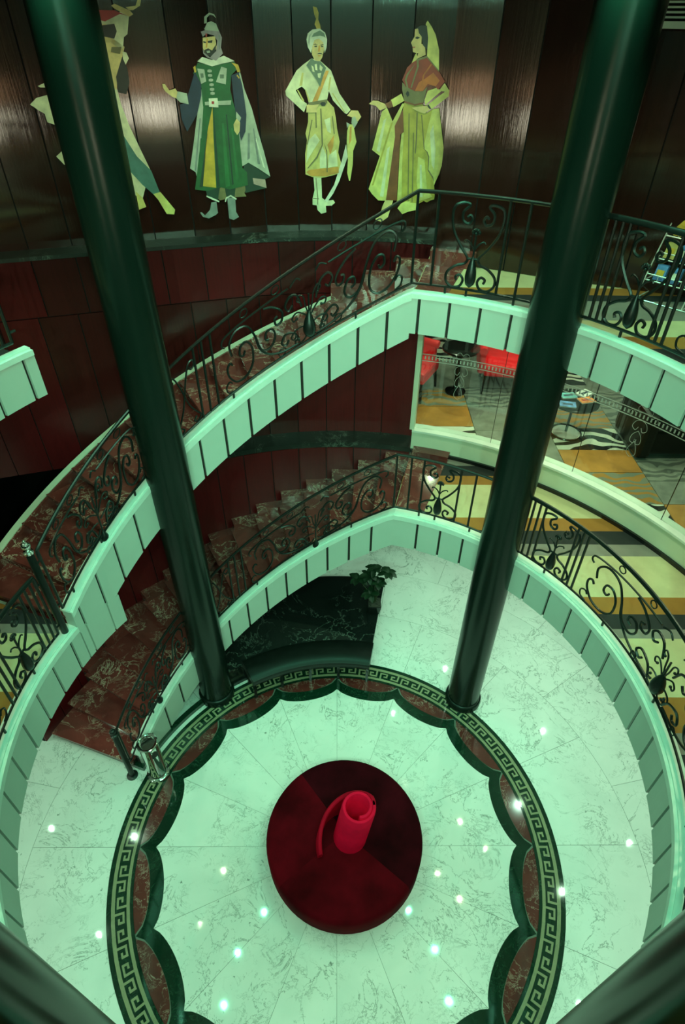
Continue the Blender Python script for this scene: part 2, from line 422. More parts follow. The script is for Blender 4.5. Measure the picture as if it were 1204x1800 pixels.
wall_up = panelled('wall_back', 'upper glossy dark mahogany wall carrying the painted figures', pf41, up_j[0], up_j[-1], 5.14, ZC, up_j, ['mahogany'], tilts={3:(0.015,0), 4:(0.015,0), 5:(0,0.015), 6:(0,0.013), 2:(0.006,0), 8:(0,0.006), 9:(0.005,0)})
row1 = sj([76.5,82.6,88.4,94.07,99.5,105.1], 4.117) + [1.485+0.41*k for k in range(12)]
row2 = sj([76.5,82.6,87.56,92.6,97.8,103.0], 4.117) + [1.30+0.385*k for k in range(13)]
panelled('wall_middle', 'dark red panelled wall beside the upper stair flight', pf41, row1[0], row1[-1], 2.70, 5.14, None, ['red_mahogany','red_mahogany_b'],
         rows=[(4.54,5.14,row1),(2.70,4.54,row2)])
pf38 = lambda s, o: P(90+math.degrees(s/3.83), 3.83-o)[:2]
low_j = sj([76.6,82.25,87.5,92.85,98.2,103.5,108.9,114.2,119.5,124.8,130.1,135.4,140.7,146,151.3,156.6,162], 3.83)
wl = MB().sector(3.83, 3.93, 76.6, 162, (lambda a: max(0.0, zb1(a)-0.05)), 2.66, 50).build('wall_lower', 'wall_gap')
tag(wl, 'red mahogany panelled wall behind the lower stair flight', None, None, 'structure')
_lj = [76.6,82.25,87.5,92.85,98.2,103.5,108.9,114.2,119.5,124.8,130.1,135.4,140.7,146,151.3,156.6,162]
for a0, a1 in zip(_lj, _lj[1:]):
    MB().sector(3.808, 3.83, a0+0.09, a1-0.09, (lambda a: max(0.0, zb1(a)-0.04)), 2.65, 4).build('panel', 'red_mahogany', wl)
# black marble ledges on top of the walls
def ledge(name, label, pf, s0, s1, o0, o1, z0, z1, n=40):
    return tag(path_slab(MB(), pf, s0, s1, o0, o1, z0, z1, n).build(name, 'ledge_marble'), label, None, None, 'structure')
ledge('trim_1', 'thin black marble ledge under the painted figures', pf41, up_j[0], up_j[-1], 0.0, 0.27, 5.165, 5.20)
pfl = lambda s, o: P(90+math.degrees(s/3.83), 3.83-o)[:2]
ledge('trim_2', 'green veined black marble ledge above the lower stair wall', pfl, sj([76.6],3.83)[0], sj([135],3.83)[0], -0.29, 0.02, 2.655, 2.725)
# wall of the upper landing, right of the painted wall
RP = [(80,3.60),(75.6,3.63),(66.7,3.645),(59.7,3.645),(51.4,3.74),(46.9,3.85),(40,4.06),(30,4.45),(15,5.2)]
def rright(a):
    for (a0,r0),(a1,r1) in zip(RP, RP[1:]):
        if a1 <= a <= a0: return r0+(r1-r0)*(a0-a)/(a0-a1)
    return RP[-1][1]
pfr = lambda s, o: P(s, rright(s)-o)[:2]
rj = [20,27,33.5,40.5,48.2,53.9,59.2,64.55,69.9,75.45]
wr = path_slab(MB(), pfr, 20, 75.5, -0.10, 0.0, Z3, ZC, 40).build('wall_right', 'wall_gap'); tag(wr, 'dark mahogany wall behind the upper landing', None, None, 'structure')
for i in range(len(rj)-1):
    path_slab(MB(), pfr, rj[i]+0.09, rj[i+1]-0.09, 0.0, 0.022, Z3+0.005, ZC-0.01, 1).build('panel', 'mahogany', wr)
a_ = 75.6
MB().hexa([P(a_,3.62,Z3),P(a_-0.3,3.62,Z3),P(a_-0.3,4.2,Z3),P(a_,4.2,Z3)], [P(a_,3.62,ZC),P(a_-0.3,3.62,ZC),P(a_-0.3,4.2,ZC),P(a_,4.2,ZC)]).build('return_panel','mahogany',wr)
cor = MB(); path_slab(cor, pfr, 20, 63.6, 0.0, 0.16, 7.045, ZC-0.01, 30)
tag(cor.build('trim_3', 'cap_paint'), 'white cornice at the ceiling above the upper landing', None, None, 'structure')

# ---------- columns
CR = 0.2026
cl = ['dark green lacquered column in front of the stairs at left', 'dark green lacquered column standing free on the marble at right',
      'dark column rising at the bottom left corner', 'dark column rising at the bottom right corner']
for (x, y), lb in zip(COLS, cl):
    t = thing('column', (x, y, 0.0), lb, 'column', 'four tall columns of the stairwell')
    MB().lathe(x, y, [(CR,0.0),(CR,ZC)], 40).build('shaft', 'column_lacquer', t, True)
    MB().lathe(x, y, [(CR+0.028,0.0),(CR+0.028,0.075),(CR+0.020,0.095),(CR+0.004,0.105)], 40).build('base_ring', 'column_lacquer', t, True)
    MB().lathe(x, y, [(CR+0.004,ZC-0.06),(CR+0.03,ZC-0.03),(CR+0.03,ZC-0.002)], 40).build('top_ring', 'column_lacquer', t, True)

# ---------- balcony edges: panels, dark joints and white cap
def fascia(parent, gaps, zb, zt, lo, hi, capw=0.125, cap_h=0.07, backing=True):
    """white fascia between angles lo..hi (degrees); panel joints at the angles in gaps"""
    g = 0.30
    edges = [lo] + sorted(x for x in gaps if lo+0.8 < x < hi-0.8) + [hi]
    for a0, a1 in zip(edges, edges[1:]):
        k0 = 0.0 if a0 == lo else g; k1 = 0.0 if a1 == hi else g
        MB().sector(RF, RF+0.024, a0+k0, a1-k1, zb, lambda a: zt(a)-cap_h, 3).build('panel', 'fascia_paint', parent)
    n = max(2, int((hi-lo)/1.5))
    if backing: MB().sector(RF+0.022, RF+0.06, lo, hi, lambda a: zb(a)+0.004, lambda a: zt(a)-0.02, n).build('joint_backing', 'gap_dark', parent)
    MB().sector(RF-0.006, RF+0.055, lo, hi, lambda a: zt(a)-cap_h, lambda a: zt(a)-0.012, n).build('cap_moulding', 'cap_paint', parent)
    MB().sector(RF+0.02, RF+capw, lo, hi, lambda a: zt(a)-0.03, lambda a: zt(a), n).build('cap', 'cap_paint', parent)

b2 = thing('balcony', P(0,3.0,Z2), 'middle balcony ring with white panelled edge and striped carpet', 'balcony')
b2_low = -196.0
MB().sector(RF+0.06, 8.6, b2_low, 76.4, 2.26, 2.62, 130).build('slab', 'ceiling_paint', b2)
MB().sector(RF+0.11, 3.80, b2_low-3, 76.4, 2.62, Z2, 130).build('carpet', 'carpet_middle', b2)
MB().sector(RF+0.115, 3.79, 69.2, 76.3, 2.66, Z2+0.004, 8).build('landing_slab', 'red_marble', b2)
g2 = [75.7-6.0*k for k in range(4)] + [51.7,45.6] + [39.5-6.2*k for k in range(40)]
fascia(b2, g2, lambda a: 2.235, lambda a: 2.70, -199.0, 76.0)
b3 = thing('balcony', P(0,3.0,Z3), 'upper balcony ring with white panelled edge above the lounge window', 'balcony')
MB().sector(RF+0.06, 8.6, -210.7, 76.4, 4.80, 5.0, 130).build('slab', 'ceiling_paint', b3)
MB().sector(RF+0.07, 8.6, -210.7, 76.4, 5.0, Z3, 130).build('carpet', 'carpet_upper', b3)
MB().sector(RF+0.08, 3.62, 70.3, 76.3, 5.03, Z3+0.004, 8).build('landing_slab', 'red_marble', b3)
g3 = [74.46,68.45,62.44,56.4,51.0,45.6] + [39.4-6.2*k for k in range(42)]
fascia(b3, g3, lambda a: 4.795, lambda a: 5.155, -210.7, 76.0, capw=0.08, cap_h=0.05)

# ---------- staircases
def staircase(label, z0, z1, zt, zb, gaps, lo_panel, r_out, block_r, block_h, white_band, blocks_from):
    n = 17; rise = (z1-z0)/n; da = 84.6/16
    t = thing('staircase', P(120, 3.1, z0), label, 'staircase')
    for i in range(1, n):
        a1 = 160.5-da*(i-1); a0 = a1-da; z = z0+rise*i
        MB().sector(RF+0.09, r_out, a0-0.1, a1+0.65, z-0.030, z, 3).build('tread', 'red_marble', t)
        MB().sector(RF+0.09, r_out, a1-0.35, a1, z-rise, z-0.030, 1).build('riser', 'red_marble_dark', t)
        MB().sector(RF+0.095, r_out-0.006, a0, a1-0.3, (lambda a: max(z0, min(zb(a)+0.02, z-0.05))), z-0.031, 2).build('step_core', 'gap_dark', t)
        if a1 < blocks_from:
            MB().sector(r_out-0.05, block_r, a0, a1, z-0.03, z+block_h, 2).build('plinth_block', 'red_marble', t)
            MB().sector(r_out-0.02, block_r, a0, a1, (lambda a: max(z0-0.0, zb(a))), z-0.03, 2).build('plinth_base', 'gap_dark', t)
    a1 = 160.5-da*16
    MB().sector(RF+0.09, r_out, a1-0.35, a1, z1-rise, z1-0.001, 1).build('riser', 'red_marble_dark', t)
    MB().sector(r_out-0.05, block_r, a1-7, a1, z1-0.03, z1+block_h*0.9, 4).build('plinth_block', 'red_marble', t)
    fascia(t, gaps, zb, zt, 76.0, lo_panel)
    MB().sector(RF+0.03, r_out-0.02, 76.4, lo_panel-1.5, (lambda a: max(z0*0+0.0, zb(a))+0.004), (lambda a: max(0.0, zb(a))+0.02), 60).build('soffit', 'ceiling_paint', t)
    if white_band:
        MB().sector(r_out-0.03, r_out+0.0, white_band, 161, lambda a: zt(a)-0.24, lambda a: zt(a)-0.085, 60).build('skirting', 'red_marble', t)
        MB().sector(r_out, r_out+0.075, white_band, 163, lambda a: zt(a)-0.55, lambda a: zt(a)-0.075, 60).build('outer_stringer', 'sill_paint', t)
    return t
gs1 = [75.7+5.88*k for k in range(9)] + [128.6,134.8,141.1,147.24,153.4]
st1 = staircase('lower curved red marble staircase rising from the lobby floor', 0.0, Z2, zt1, zb1, gs1, 159.4, 3.72, 3.815, 0.10, None, 155)
MB().sector(2.452, RF+0.03, 127, 160.3, 0.0, 0.06, 24).build('base_skirting', 'green_marble', st1)
MB().sector(2.452, RF+0.10, 159.4, 160.6, 0.0, 0.07, 2).build('base_skirting', 'green_marble', st1)
def zb2s(a): return zb2(a) if a < 149.2 else 2.60
gs2 = [80.6] + [86.43+5.95*k for k in range(9)] + [140.2,146.4,152.6,158.9]
st2 = staircase('upper curved red marble staircase rising from the middle balcony', Z2, Z3, zt2, zb2s, gs2, 160.9, 3.58, 3.66, 0.16, 84.0, 92)
# panels under the start of the upper stair
for a0, a1 in ((149.2,152.6),(152.6,158.9),(158.9,160.9)):
    MB().sector(RF, RF+0.024, a0+(0 if a0==149.2 else 0.2), a1-0.2, 2.235, 2.61, 3).build('panel', 'fascia_paint', st2)
MB().sector(RF+0.02, RF+0.09, 149.2, 161.0, 2.24, 2.62, 8).build('joint_backing', 'fascia_paint', st2)
MB().sector(RF+0.0, RF+0.10, 160.85, 161.05, 2.64, lambda a: zt2(a)-0.004, 1).build('stringer_end', 'fascia_paint', st2)

# ---------- lounge window on the middle deck: low wall, glass, etched band
pw = MB().sector(3.80, 3.93, -100, 76.5, 2.62, 2.98, 90).build('wall_parapet', 'sill_paint'); tag(pw, 'low curved white wall under the lounge glass', None, None, 'structure')
MB().sector(3.775, 3.95, -100, 76.5, 2.98, 3.005, 90).build('sill', 'cap_paint', pw)
MB().sector(3.772, 3.80, -100, 76.5, Z2, Z2+0.045, 90).build('black_base', 'black_gloss', pw)
wn = thing('window_1', P(40,3.86,3.0), 'curved lounge glazing with etched meander band', None, None, 'structure')
js = [76.2,62.1,47.2,31.4,15.8,0.2,-15.5]
for a1, a0 in zip(js, js[1:]):
    MB().sector(3.855, 3.863, a0+0.04, a1-0.04, 3.005, 4.80, 10).build('pane', 'glass', wn)
MB().sector(3.80, 3.93, 76.15, 77.0, 3.0, 4.80, 1).build('jamb', 'sill_paint', wn)
for a in js[1:]: MB().sector(3.852, 3.866, a-0.03, a+0.03, 3.005, 4.80, 1).build('joint_strip', 'black_gloss', wn)
for z in (3.905, 3.985): MB().sector(3.850, 3.854, -15, 76.1, z-0.004, z+0.004, 90).build('etched_line', 'etched', wn)
kb = MB()
for k in range(76*2):
    a = 75.6-k*0.6
    if a < 8: break
    kb.sector(3.850, 3.854, a-0.21, a, 3.925, 3.965, 1)
tag(kb.build('etched_keys', 'etched', wn), None, None, None, 'stuff')
for ac in (69.2, 39.5, 10):                       # etched flourishes below the band
    def ep(u, v): return P(ac-math.degrees(u*0.75/3.85), 3.851, 3.945+v*0.8)
    for sx in (-1, 1):
        for crv in ([(0,0.1),(0.05,0.14),(0.1,0.1),(0.08,0.04),(0.03,0.05)], [(0.0,-0.05),(0.07,-0.08),(0.10,-0.16),(0.05,-0.20),(0.02,-0.15)],
                    [(0.0,-0.2),(0.06,-0.27),(0.07,-0.36),(0.02,-0.38),(0.01,-0.32)], [(0,-0.35),(0.05,-0.45),(0.06,-0.53),(0.0,-0.58)], [(0.10,0.0),(0.16,0.05),(0.2,0.0),(0.15,-0.05)]):
            MB().tube([ep(sx*u, v) for u, v in catmull(crv, 5)], 0.0022, 4).build('etched_scroll', 'etched', wn)
# lounge floor as laid carpet fields and lounge shell
lf = MB().prism([(0.2,4.27),(0.93,4.20),P(76.6,3.94)[:2]] + [P(a,3.94)[:2] for a in range(70,-20,-6)] + [(8.6,-1.3),(8.6,8.6),(0.2,8.6)], Z2-0.05, Z2-0.02).build('floor_lounge', 'grey_tile')
tag(lf, 'patterned lounge floor seen through the glass', None, None, 'structure')
def field(x0,x1,y0,y1,mt):
    # keep the part of the field outside the window arc
    pts = []
    n = 12
    for i in range(n+1):
        x = x0+(x1-x0)*i/n
        yy = max(y0, math.sqrt(max(0,3.945**2-x*x)) if x < 3.945 else y0)
        if x < 0.95: yy = max(yy, 4.27)
        pts.append((x, min(yy, y1)))
    if all(abs(p[1]-y1) < 1e-6 for p in pts): return
    poly = [p for p in pts] + [(x1,y1),(x0,y1)]
    out = []
    for p in poly:
        if not out or (abs(p[0]-out[-1][0])+abs(p[1]-out[-1][1])) > 1e-5: out.append(p)
    MB().prism(out, Z2-0.02, Z2).build('carpet_field', mt, lf)
g = 0.004
xs = [0.22,1.80,2.79,3.70,4.65,5.6,6.6]
cols_ = [[(3.7,4.30,'damask_bw'),(4.30,4.83,'gold_carpet'),(4.83,5.35,'damask_gold'),(5.35,6.3,'grey_tile'),(6.3,7.2,'damask_bw')],
        [(3.0,3.45,'damask_grey'),(3.45,4.2,'grey_tile'),(4.2,4.83,'grey_tile'),(4.83,5.4,'damask_grey'),(5.4,6.3,'grey_tile')],
        [(2.0,2.66,'damask_bw'),(2.66,3.27,'damask_gold'),(3.27,3.76,'gold_carpet'),(3.76,4.28,'damask_bw'),(4.28,4.75,'damask_gold'),(4.75,5.5,'grey_tile'),(5.5,6.4,'damask_bw')],
        [(0.8,1.8,'damask_bw'),(1.8,2.66,'gold_carpet'),(2.66,3.1,'grey_tile'),(3.1,3.55,'damask_grey'),(3.55,4.4,'grey_tile'),(4.4,5.3,'damask_grey')],
        [(0,1.2,'grey_tile'),(1.2,2.4,'damask_bw'),(2.4,3.4,'grey_tile'),(3.4,4.6,'damask_gold')]]
for i, c in enumerate(cols_):
    for y0, y1, mt in c: field(xs[i]+g, xs[i+1]-g, y0+g, y1-g, mt)
lw = MB()
lw.box(0.1,0.2,4.27,7.2,2.6,4.8); lw.box(0.1,0.92,4.23,4.27,2.6,4.8)
lw.box(0.1,8.6,7.2,7.3,2.6,4.8)
tag(lw.build('wall_lounge', 'mahogany'), 'dark wooden lounge walls behind the red armchairs', None, None, 'structure')

# ---------- doors added unseen behind the viewpoint; lit panes make the wood wall reflections
for i_, (a, lb) in enumerate(((-72.5,'added cream double door, panes lit for the wall reflections, behind the viewer at right'),(-115,'added cream double door, panes lit for the wall reflections, behind the viewer at left'))):
    d = MB().sector(4.84, 4.90, a-10, a+10, Z3, Z3+2.2, 6).build('door_%d' % (i_+1), 'door_tan'); tag(d, lb, None, None, 'structure')
    for k in (-1, 1):
        lf_ = MB().sector(4.80, 4.84, a+(0.15 if k > 0 else -7.6), a+(7.6 if k > 0 else -0.15), Z3+0.01, Z3+1.95, 4).build('door_leaf', 'door_cream', d)
        MB().sector(4.795, 4.801, a+(0.8 if k > 0 else -4.6), a+(4.6 if k > 0 else -0.8), Z3+0.06, Z3+0.50, 4).build('lit_pane', 'lit_glass', lf_)
        MB().sector(4.795, 4.801, a+(0.8 if k > 0 else -4.6), a+(4.6 if k > 0 else -0.8), Z3+0.56, Z3+1.00, 4).build('lit_pane', 'lit_glass_amber', lf_)
        MB().tube([P(a+k*0.9,4.77,Z3+0.95), P(a+k*0.9,4.77,Z3+1.15)], 0.012, 8).build('door_handle', 'chrome', lf_)

# ================================================================== OBJECTS
# ---------- round velvet settee with a rolled, rising backrest
SX, SY = 0.08, -0.02
st = thing('settee', (SX, SY, 0.0), 'round dark red velvet settee with a rolled scroll backrest in the middle of the floor', 'settee')
MB().lathe(SX, SY, [(0.78,0.0),(0.80,0.02),(0.80,0.05),(0.79,0.06)], 64).build('plinth', 'cap_paint', st, True)
for q0, q1, mt in ((38,128,'velvet_nap_shaded'),(128,218,'velvet_seat_shaded'),(218,322,'velvet_seat_shaded'),(322,398,'velvet_nap_shaded')):
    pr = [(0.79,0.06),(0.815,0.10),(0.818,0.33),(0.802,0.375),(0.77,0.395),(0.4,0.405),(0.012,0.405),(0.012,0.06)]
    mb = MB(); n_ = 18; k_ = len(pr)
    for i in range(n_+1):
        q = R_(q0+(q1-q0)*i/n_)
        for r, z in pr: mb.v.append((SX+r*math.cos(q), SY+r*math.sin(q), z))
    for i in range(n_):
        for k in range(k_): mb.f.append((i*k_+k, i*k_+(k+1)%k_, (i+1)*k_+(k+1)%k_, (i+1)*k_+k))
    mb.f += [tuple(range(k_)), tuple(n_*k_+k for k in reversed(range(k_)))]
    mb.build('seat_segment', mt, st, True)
def roll_wall(pts, th, n=4):
    """upright upholstered band along plan points (x, y, z bottom, z top, lean x, lean y)"""
    mb = MB(); m = len(pts)
    for i, (x, y, z0, z1, lx, ly) in enumerate(pts):
        p = pts[max(i-1,0)]; q = pts[min(i+1,m-1)]
        tx, ty = q[0]-p[0], q[1]-p[1]; L = math.hypot(tx,ty) or 1; nx, ny = -ty/L, tx/L
        for (o, zz) in ((-th/2,z0),(th/2,z0),(th/2,z1-0.014),(th*0.28,z1),(-th*0.28,z1),(-th/2,z1-0.014)):
            k = (zz-z0)
            mb.v.append((x+nx*o+lx*k, y+ny*o+ly*k, zz))
    for i in range(m-1):
        b = 6*i; c = b+6
        for k in range(6): mb.f.append((b+k,b+(k+1)%6,c+(k+1)%6,c+k))
    mb.f += [(5,4,3,2,1,0), tuple(6*(m-1)+k for k in range(6))]
    return mb
TX, TY = 0.135, -0.055
wpts = []
for i in range(29):                              # the rising sweep from front left round the back
    t = i/28
    a = 212 - 190*t
    r = 0.37 - 0.22*t
    zt_ = 0.47 + 0.47*min(1, t*1.15)**0.8
    wpts.append((TX+0.01+r*1.0*math.cos(R_(a)), TY+r*1.05*math.sin(R_(a)), 0.40, zt_, 0.16, 0.05))
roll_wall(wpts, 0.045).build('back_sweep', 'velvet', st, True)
tpts = []
for i in range(45):                              # the tight roll at the end
    t = i/44
    a = 22 - 470*t
    r = 0.150 - 0.050*max(0, t-0.45)/0.55
    tpts.append((TX+r*math.cos(R_(a)), TY+r*1.0*math.sin(R_(a)), 0.40, 0.94, 0.16, 0.13))
roll_wall(tpts, 0.042).build('back_roll', 'velvet_lit', st, True)

# ---------- black marble platform and leather bench under the stair
pl = thing('marble_platform', P(100,3.0,0), 'black veined marble platform under the lower staircase', 'platform')
MB().sector(2.40, 3.66, 79.3, 127.5, 0.375, 0.415, 30).build('top_slab', 'black_marble', pl)
MB().sector(2.44, 3.64, 79.8, 127.2, 0.0, 0.375, 30).build('body', 'black_gloss', pl)
bn = thing('bench', P(100,2.25,0), 'curved black leather bench in front of the marble platform', 'bench')
cu = MB(); nseg = 30
prof = [(2.43,0.35),(2.43,0.455),(2.40,0.475),(2.25,0.480),(2.12,0.470),(2.065,0.440),(2.05,0.395),(2.065,0.355),(2.10,0.345)]
for i in range(nseg+1):
    a = 78.9+(121.6-78.9)*i/nseg
    e = 1.0
    for r, z in prof: cu.v.append(P(a, r, z))
k_ = len(prof)
for i in range(nseg):
    for k in range(k_): cu.f.append((i*k_+k, i*k_+(k+1)%k_, (i+1)*k_+(k+1)%k_, (i+1)*k_+k))
cu.f += [tuple(range(k_)), tuple(nseg*k_+k for k in reversed(range(k_)))]
cu.build('cushion', 'leather', bn, True)
MB().sector(2.10, 2.42, 79.2, 121.3, 0.30, 0.345, 30).build('frame', 'black_gloss', bn)
for a in (79.8, 90.2, 100.4, 110.8, 120.8):
    MB().sector(2.12, 2.16, a-0.5, a+0.5, 0.0, 0.30, 1).build('leg', 'black_gloss', bn)
MB().sector(2.36, 2.40, 79.4, 121.0, 0.0, 0.30, 20).build('back_panel', 'black_gloss', bn)

# ---------- potted plant on the platform
px, py = 0.49, 2.99
pt = thing('potted_plant', (px, py, 0.415), 'broad leaved plant in a square black pot on the marble platform', 'plant')
MB().hexa([(px-.075,py-.075,.415),(px+.075,py-.075,.415),(px+.075,py+.075,.415),(px-.075,py+.075,.415)],
          [(px-.095,py-.095,.58),(px+.095,py-.095,.58),(px+.095,py+.095,.58),(px-.095,py+.095,.58)]).build('pot', 'black_gloss', pt, bevel=0.006)
so = MB().box(px-.085,px+.085,py-.085,py+.085,.575,.588)
for i in range(26): so.blob((px+random.uniform(-.075,.075), py+random.uniform(-.075,.075), .590), (.014,.012,.009), 5, 4)
tag(so.build('pebbles', 'soil', pt), None, None, None, 'stuff')
def leaf(mb, base, d, length, width, droop):
    d = Vector(d).normalized(); side = d.cross(Vector((0,0,1)))
    side = side.normalized() if side.length > 1e-4 else Vector((1,0,0))
    o = len(mb.v); n = 5
    for i in range(n+1):
        t = i/n; c = Vector(base) + d*(length*t) + Vector((0,0,-droop*t*t))
        wv = width*math.sin(math.pi*min(1,(t*0.9+0.06)))**0.8*(1 if t < 1 else 0.05)
        mb.v += [tuple(c-side*wv+Vector((0,0,0.25*wv))), tuple(c), tuple(c+side*wv+Vector((0,0,0.25*wv)))]
    for i in range(n):
        b = o+3*i
        mb.f += [(b,b+1,b+4,b+3),(b+1,b+2,b+5,b+4)]
for sx_, sy_, top in ((-0.06,0.06,0.44),(0.0,0.10,0.52),(0.13,0.08,0.47),(-0.17,0.04,0.40),(-0.05,-0.04,0.24),(0.03,0.02,0.36)):
    tip = (px+sx_*1.4, py+sy_*1.6, 0.585+top)
    pts = catmull([(px+sx_*0.1,py+sy_*0.1,0.58),(px+sx_*0.5,py+sy_*0.5,0.585+top*0.5),tip], 5)
    stm_ = MB().tube(pts, [0.009*(1-0.5*i/len(pts)) for i in range(len(pts))], 5).build('stem', 'stem', pt)
    for k in range(7):
        a = k*51+random.uniform(-15,15)+sx_*300
        mb = MB(); leaf(mb, tip, (math.cos(R_(a)), math.sin(R_(a)), random.uniform(-0.1,0.6)), random.uniform(.12,.17), random.uniform(.034,.048), .05)
        mb.build('leaf', 'leaf', stm_, True)

# ---------- chrome ash bin
bx, by = -2.135, 0.80
ab = thing('ash_bin', (bx, by, 0), 'tall polished chrome ash bin at the foot of the lower staircase', 'ash bin')
MB().lathe(bx, by, [(0.125,0.0),(0.135,0.012),(0.13,0.035),(0.108,0.05)], 32).build('base', 'chrome', ab, True)
MB().lathe(bx, by, [(0.105,0.045),(0.105,0.665)], 32).build('body', 'chrome', ab, True)
MB().lathe(bx, by, [(0.108,0.66),(0.116,0.67),(0.116,0.69),(0.106,0.697),(0.088,0.69),(0.075,0.665),(0.04,0.65),(0.01,0.648)], 32).build('bowl', 'chrome', ab, True)
hm = MB()
for (q0, q1, z0, z1) in ((-62,-20,0.50,0.62),):
    n = 10; o = len(hm.v)
    for i in range(n+1):
        q = R_(q0+(q1-q0)*i/n)
        arch = z1-0.05*(1-math.sin(math.pi*i/n))
        for rr in (0.1045, 0.1068): hm.v += [(bx+rr*math.cos(q), by+rr*math.sin(q), z0), (bx+rr*math.cos(q), by+rr*math.sin(q), arch)]
    for i in range(n):
        b = 4*i; c = b+4
        hm.f += [(b+2,b+3,c+3,c+2),(b,c,c+1,b+1),(b+1,c+1,c+3,b+3),(b,b+2,c+2,c)]
hm.build('opening', 'gap_dark', ab)

# ---------- wrought iron railings
RR = 2.555
def rmap(zf, ac, sgn=1):
    return lambda u, v, o=0.0: P(ac - math.degrees(u/RR)*sgn, RR+o, zf(ac - math.degrees(u/RR)*sgn) + v)
V0, V1 = 0.055, 0.755
LYRE = [(0.055,0.575),(0.075,0.61),(0.055,0.645),(0.022,0.63),(0.018,0.58),(0.055,0.535),(0.105,0.56),(0.118,0.62),(0.165,0.665),(0.198,0.625),(0.195,0.55),(0.15,0.44),(0.085,0.355),(0.045,0.30),
        (0.06,0.255),(0.13,0.235),(0.195,0.18),(0.20,0.11),(0.15,0.065),(0.085,0.075),(0.06,0.125),(0.085,0.165),(0.12,0.15),(0.112,0.12)]
LYRE2 = [(0.085,0.60),(0.06,0.615),(0.045,0.585),(0.07,0.555),(0.115,0.575),(0.12,0.635),(0.075,0.685),(0.115,0.70),(0.185,0.675),(0.20,0.60),(0.175,0.49),(0.105,0.38),(0.045,0.305),
        (0.062,0.26),(0.13,0.235),(0.195,0.18),(0.20,0.11),(0.15,0.065),(0.085,0.075),(0.06,0.125),(0.085,0.165),(0.12,0.15),(0.112,0.12)]
def stroke(mp, pts, r, parent, name='scroll', n=5, sm=5):
    MB().tube([mp(u, v) for u, v in catmull(pts, sm)], r, n).build(name, 'iron', parent, True)
def ornament(mp, parent, big=1.0, low=False):
    n = 10; v0, h = (-0.05, 0.13) if low else (0.075, 0.25)
    pts = [mp(0, v0+h*i/n) for i in range(n+1)]
    MB().tube(pts, [0.006+0.040*big*math.sin(math.pi*(i/n)**0.62)**0.9 for i in range(n+1)], 10).build('bulb', 'iron', parent, True)
    MB().tube([mp(0,v0+h-0.01), mp(0,0.36), mp(0,0.47)], 0.009, 6).build('stem', 'iron', parent, True)
def lyre(zf, ac, parent, sgn=1):
    mp = rmap(zf, ac, sgn)
    for s in (-1, 1): stroke(mp, [(s*u, v) for u, v in LYRE2], 0.0112, parent)
    ornament(mp, parent)
    for s in (-1, 1): stroke(mp, [(0,0.36),(s*0.03,0.41),(s*0.07,0.435),(s*0.085,0.42)], 0.007, parent, 'leaf')
    fl = MB()
    for k in range(5):
        q = R_(90+(k-2)*36); c = mp(0.026*math.cos(q), 0.49+0.026*math.sin(q)); fl.blob(c, (0.014,0.014,0.016), 7, 5)
    fl.blob(mp(0,0.487), (0.015,0.015,0.015), 7, 5)
    fl.build('flower', 'iron', parent, True)
    MB().tube([mp(-0.05,0.30), mp(0.05,0.30)], 0.010, 5).build('collar', 'iron', parent)
def ring(mp, u, v, r, parent):
    MB().tube([mp(u+r*math.cos(2*math.pi*k/14), v+r*math.sin(2*math.pi*k/14)) for k in range(15)], 0.006, 5, False).build('ring', 'iron', parent, True)
LONG = [[(0.905,0.315),(0.93,0.345),(0.965,0.31),(0.95,0.22),(0.87,0.13),(0.75,0.12),(0.665,0.20),(0.66,0.34),(0.72,0.43),(0.79,0.42),(0.805,0.35),(0.765,0.325),(0.745,0.36)],
        [(0.90,0.40),(0.915,0.51),(0.83,0.59),(0.70,0.56),(0.62,0.43),(0.57,0.27),(0.46,0.16),(0.30,0.10),(0.13,0.085)],
        [(0.61,0.40),(0.55,0.25),(0.45,0.22),(0.39,0.29),(0.42,0.375),(0.485,0.38),(0.50,0.32),(0.46,0.30)],
        [(0.50,0.60),(0.40,0.56),(0.30,0.47),(0.31,0.39),(0.37,0.385),(0.385,0.44),(0.35,0.455)],
        [(0.08,0.40),(0.13,0.52),(0.21,0.545),(0.26,0.49),(0.225,0.43),(0.18,0.46)],
        [(0.12,0.10),(0.17,0.20),(0.27,0.24),(0.32,0.18),(0.27,0.14),(0.24,0.175)]]
def bouquet(mp, parent, low=False):
    ornament(mp, parent, 0.9 if low else 1.35, low)
    for s in (-1, 1):
        for c in ([(0,0.28),(s*0.03,0.38),(s*0.045,0.47),(s*0.085,0.505),(s*0.105,0.47),(s*0.08,0.445)],
                  [(0,0.26),(s*0.055,0.33),(s*0.11,0.37),(s*0.15,0.345),(s*0.14,0.305),(s*0.11,0.315)],
                  [(s*0.02,0.20),(s*0.08,0.22),(s*0.14,0.21),(s*0.165,0.17),(s*0.14,0.14),(s*0.12,0.165)],
                  [(s*0.02,0.12),(s*0.06,0.08),(s*0.12,0.085),(s*0.13,0.12),(s*0.10,0.125)]):
            stroke(mp, c, 0.0075, parent, 'curl', 5, 4)
            e = c[-1]; MB().blob(mp(*e), (0.013,0.013,0.013), 7, 5).build('bud', 'iron', parent, True)
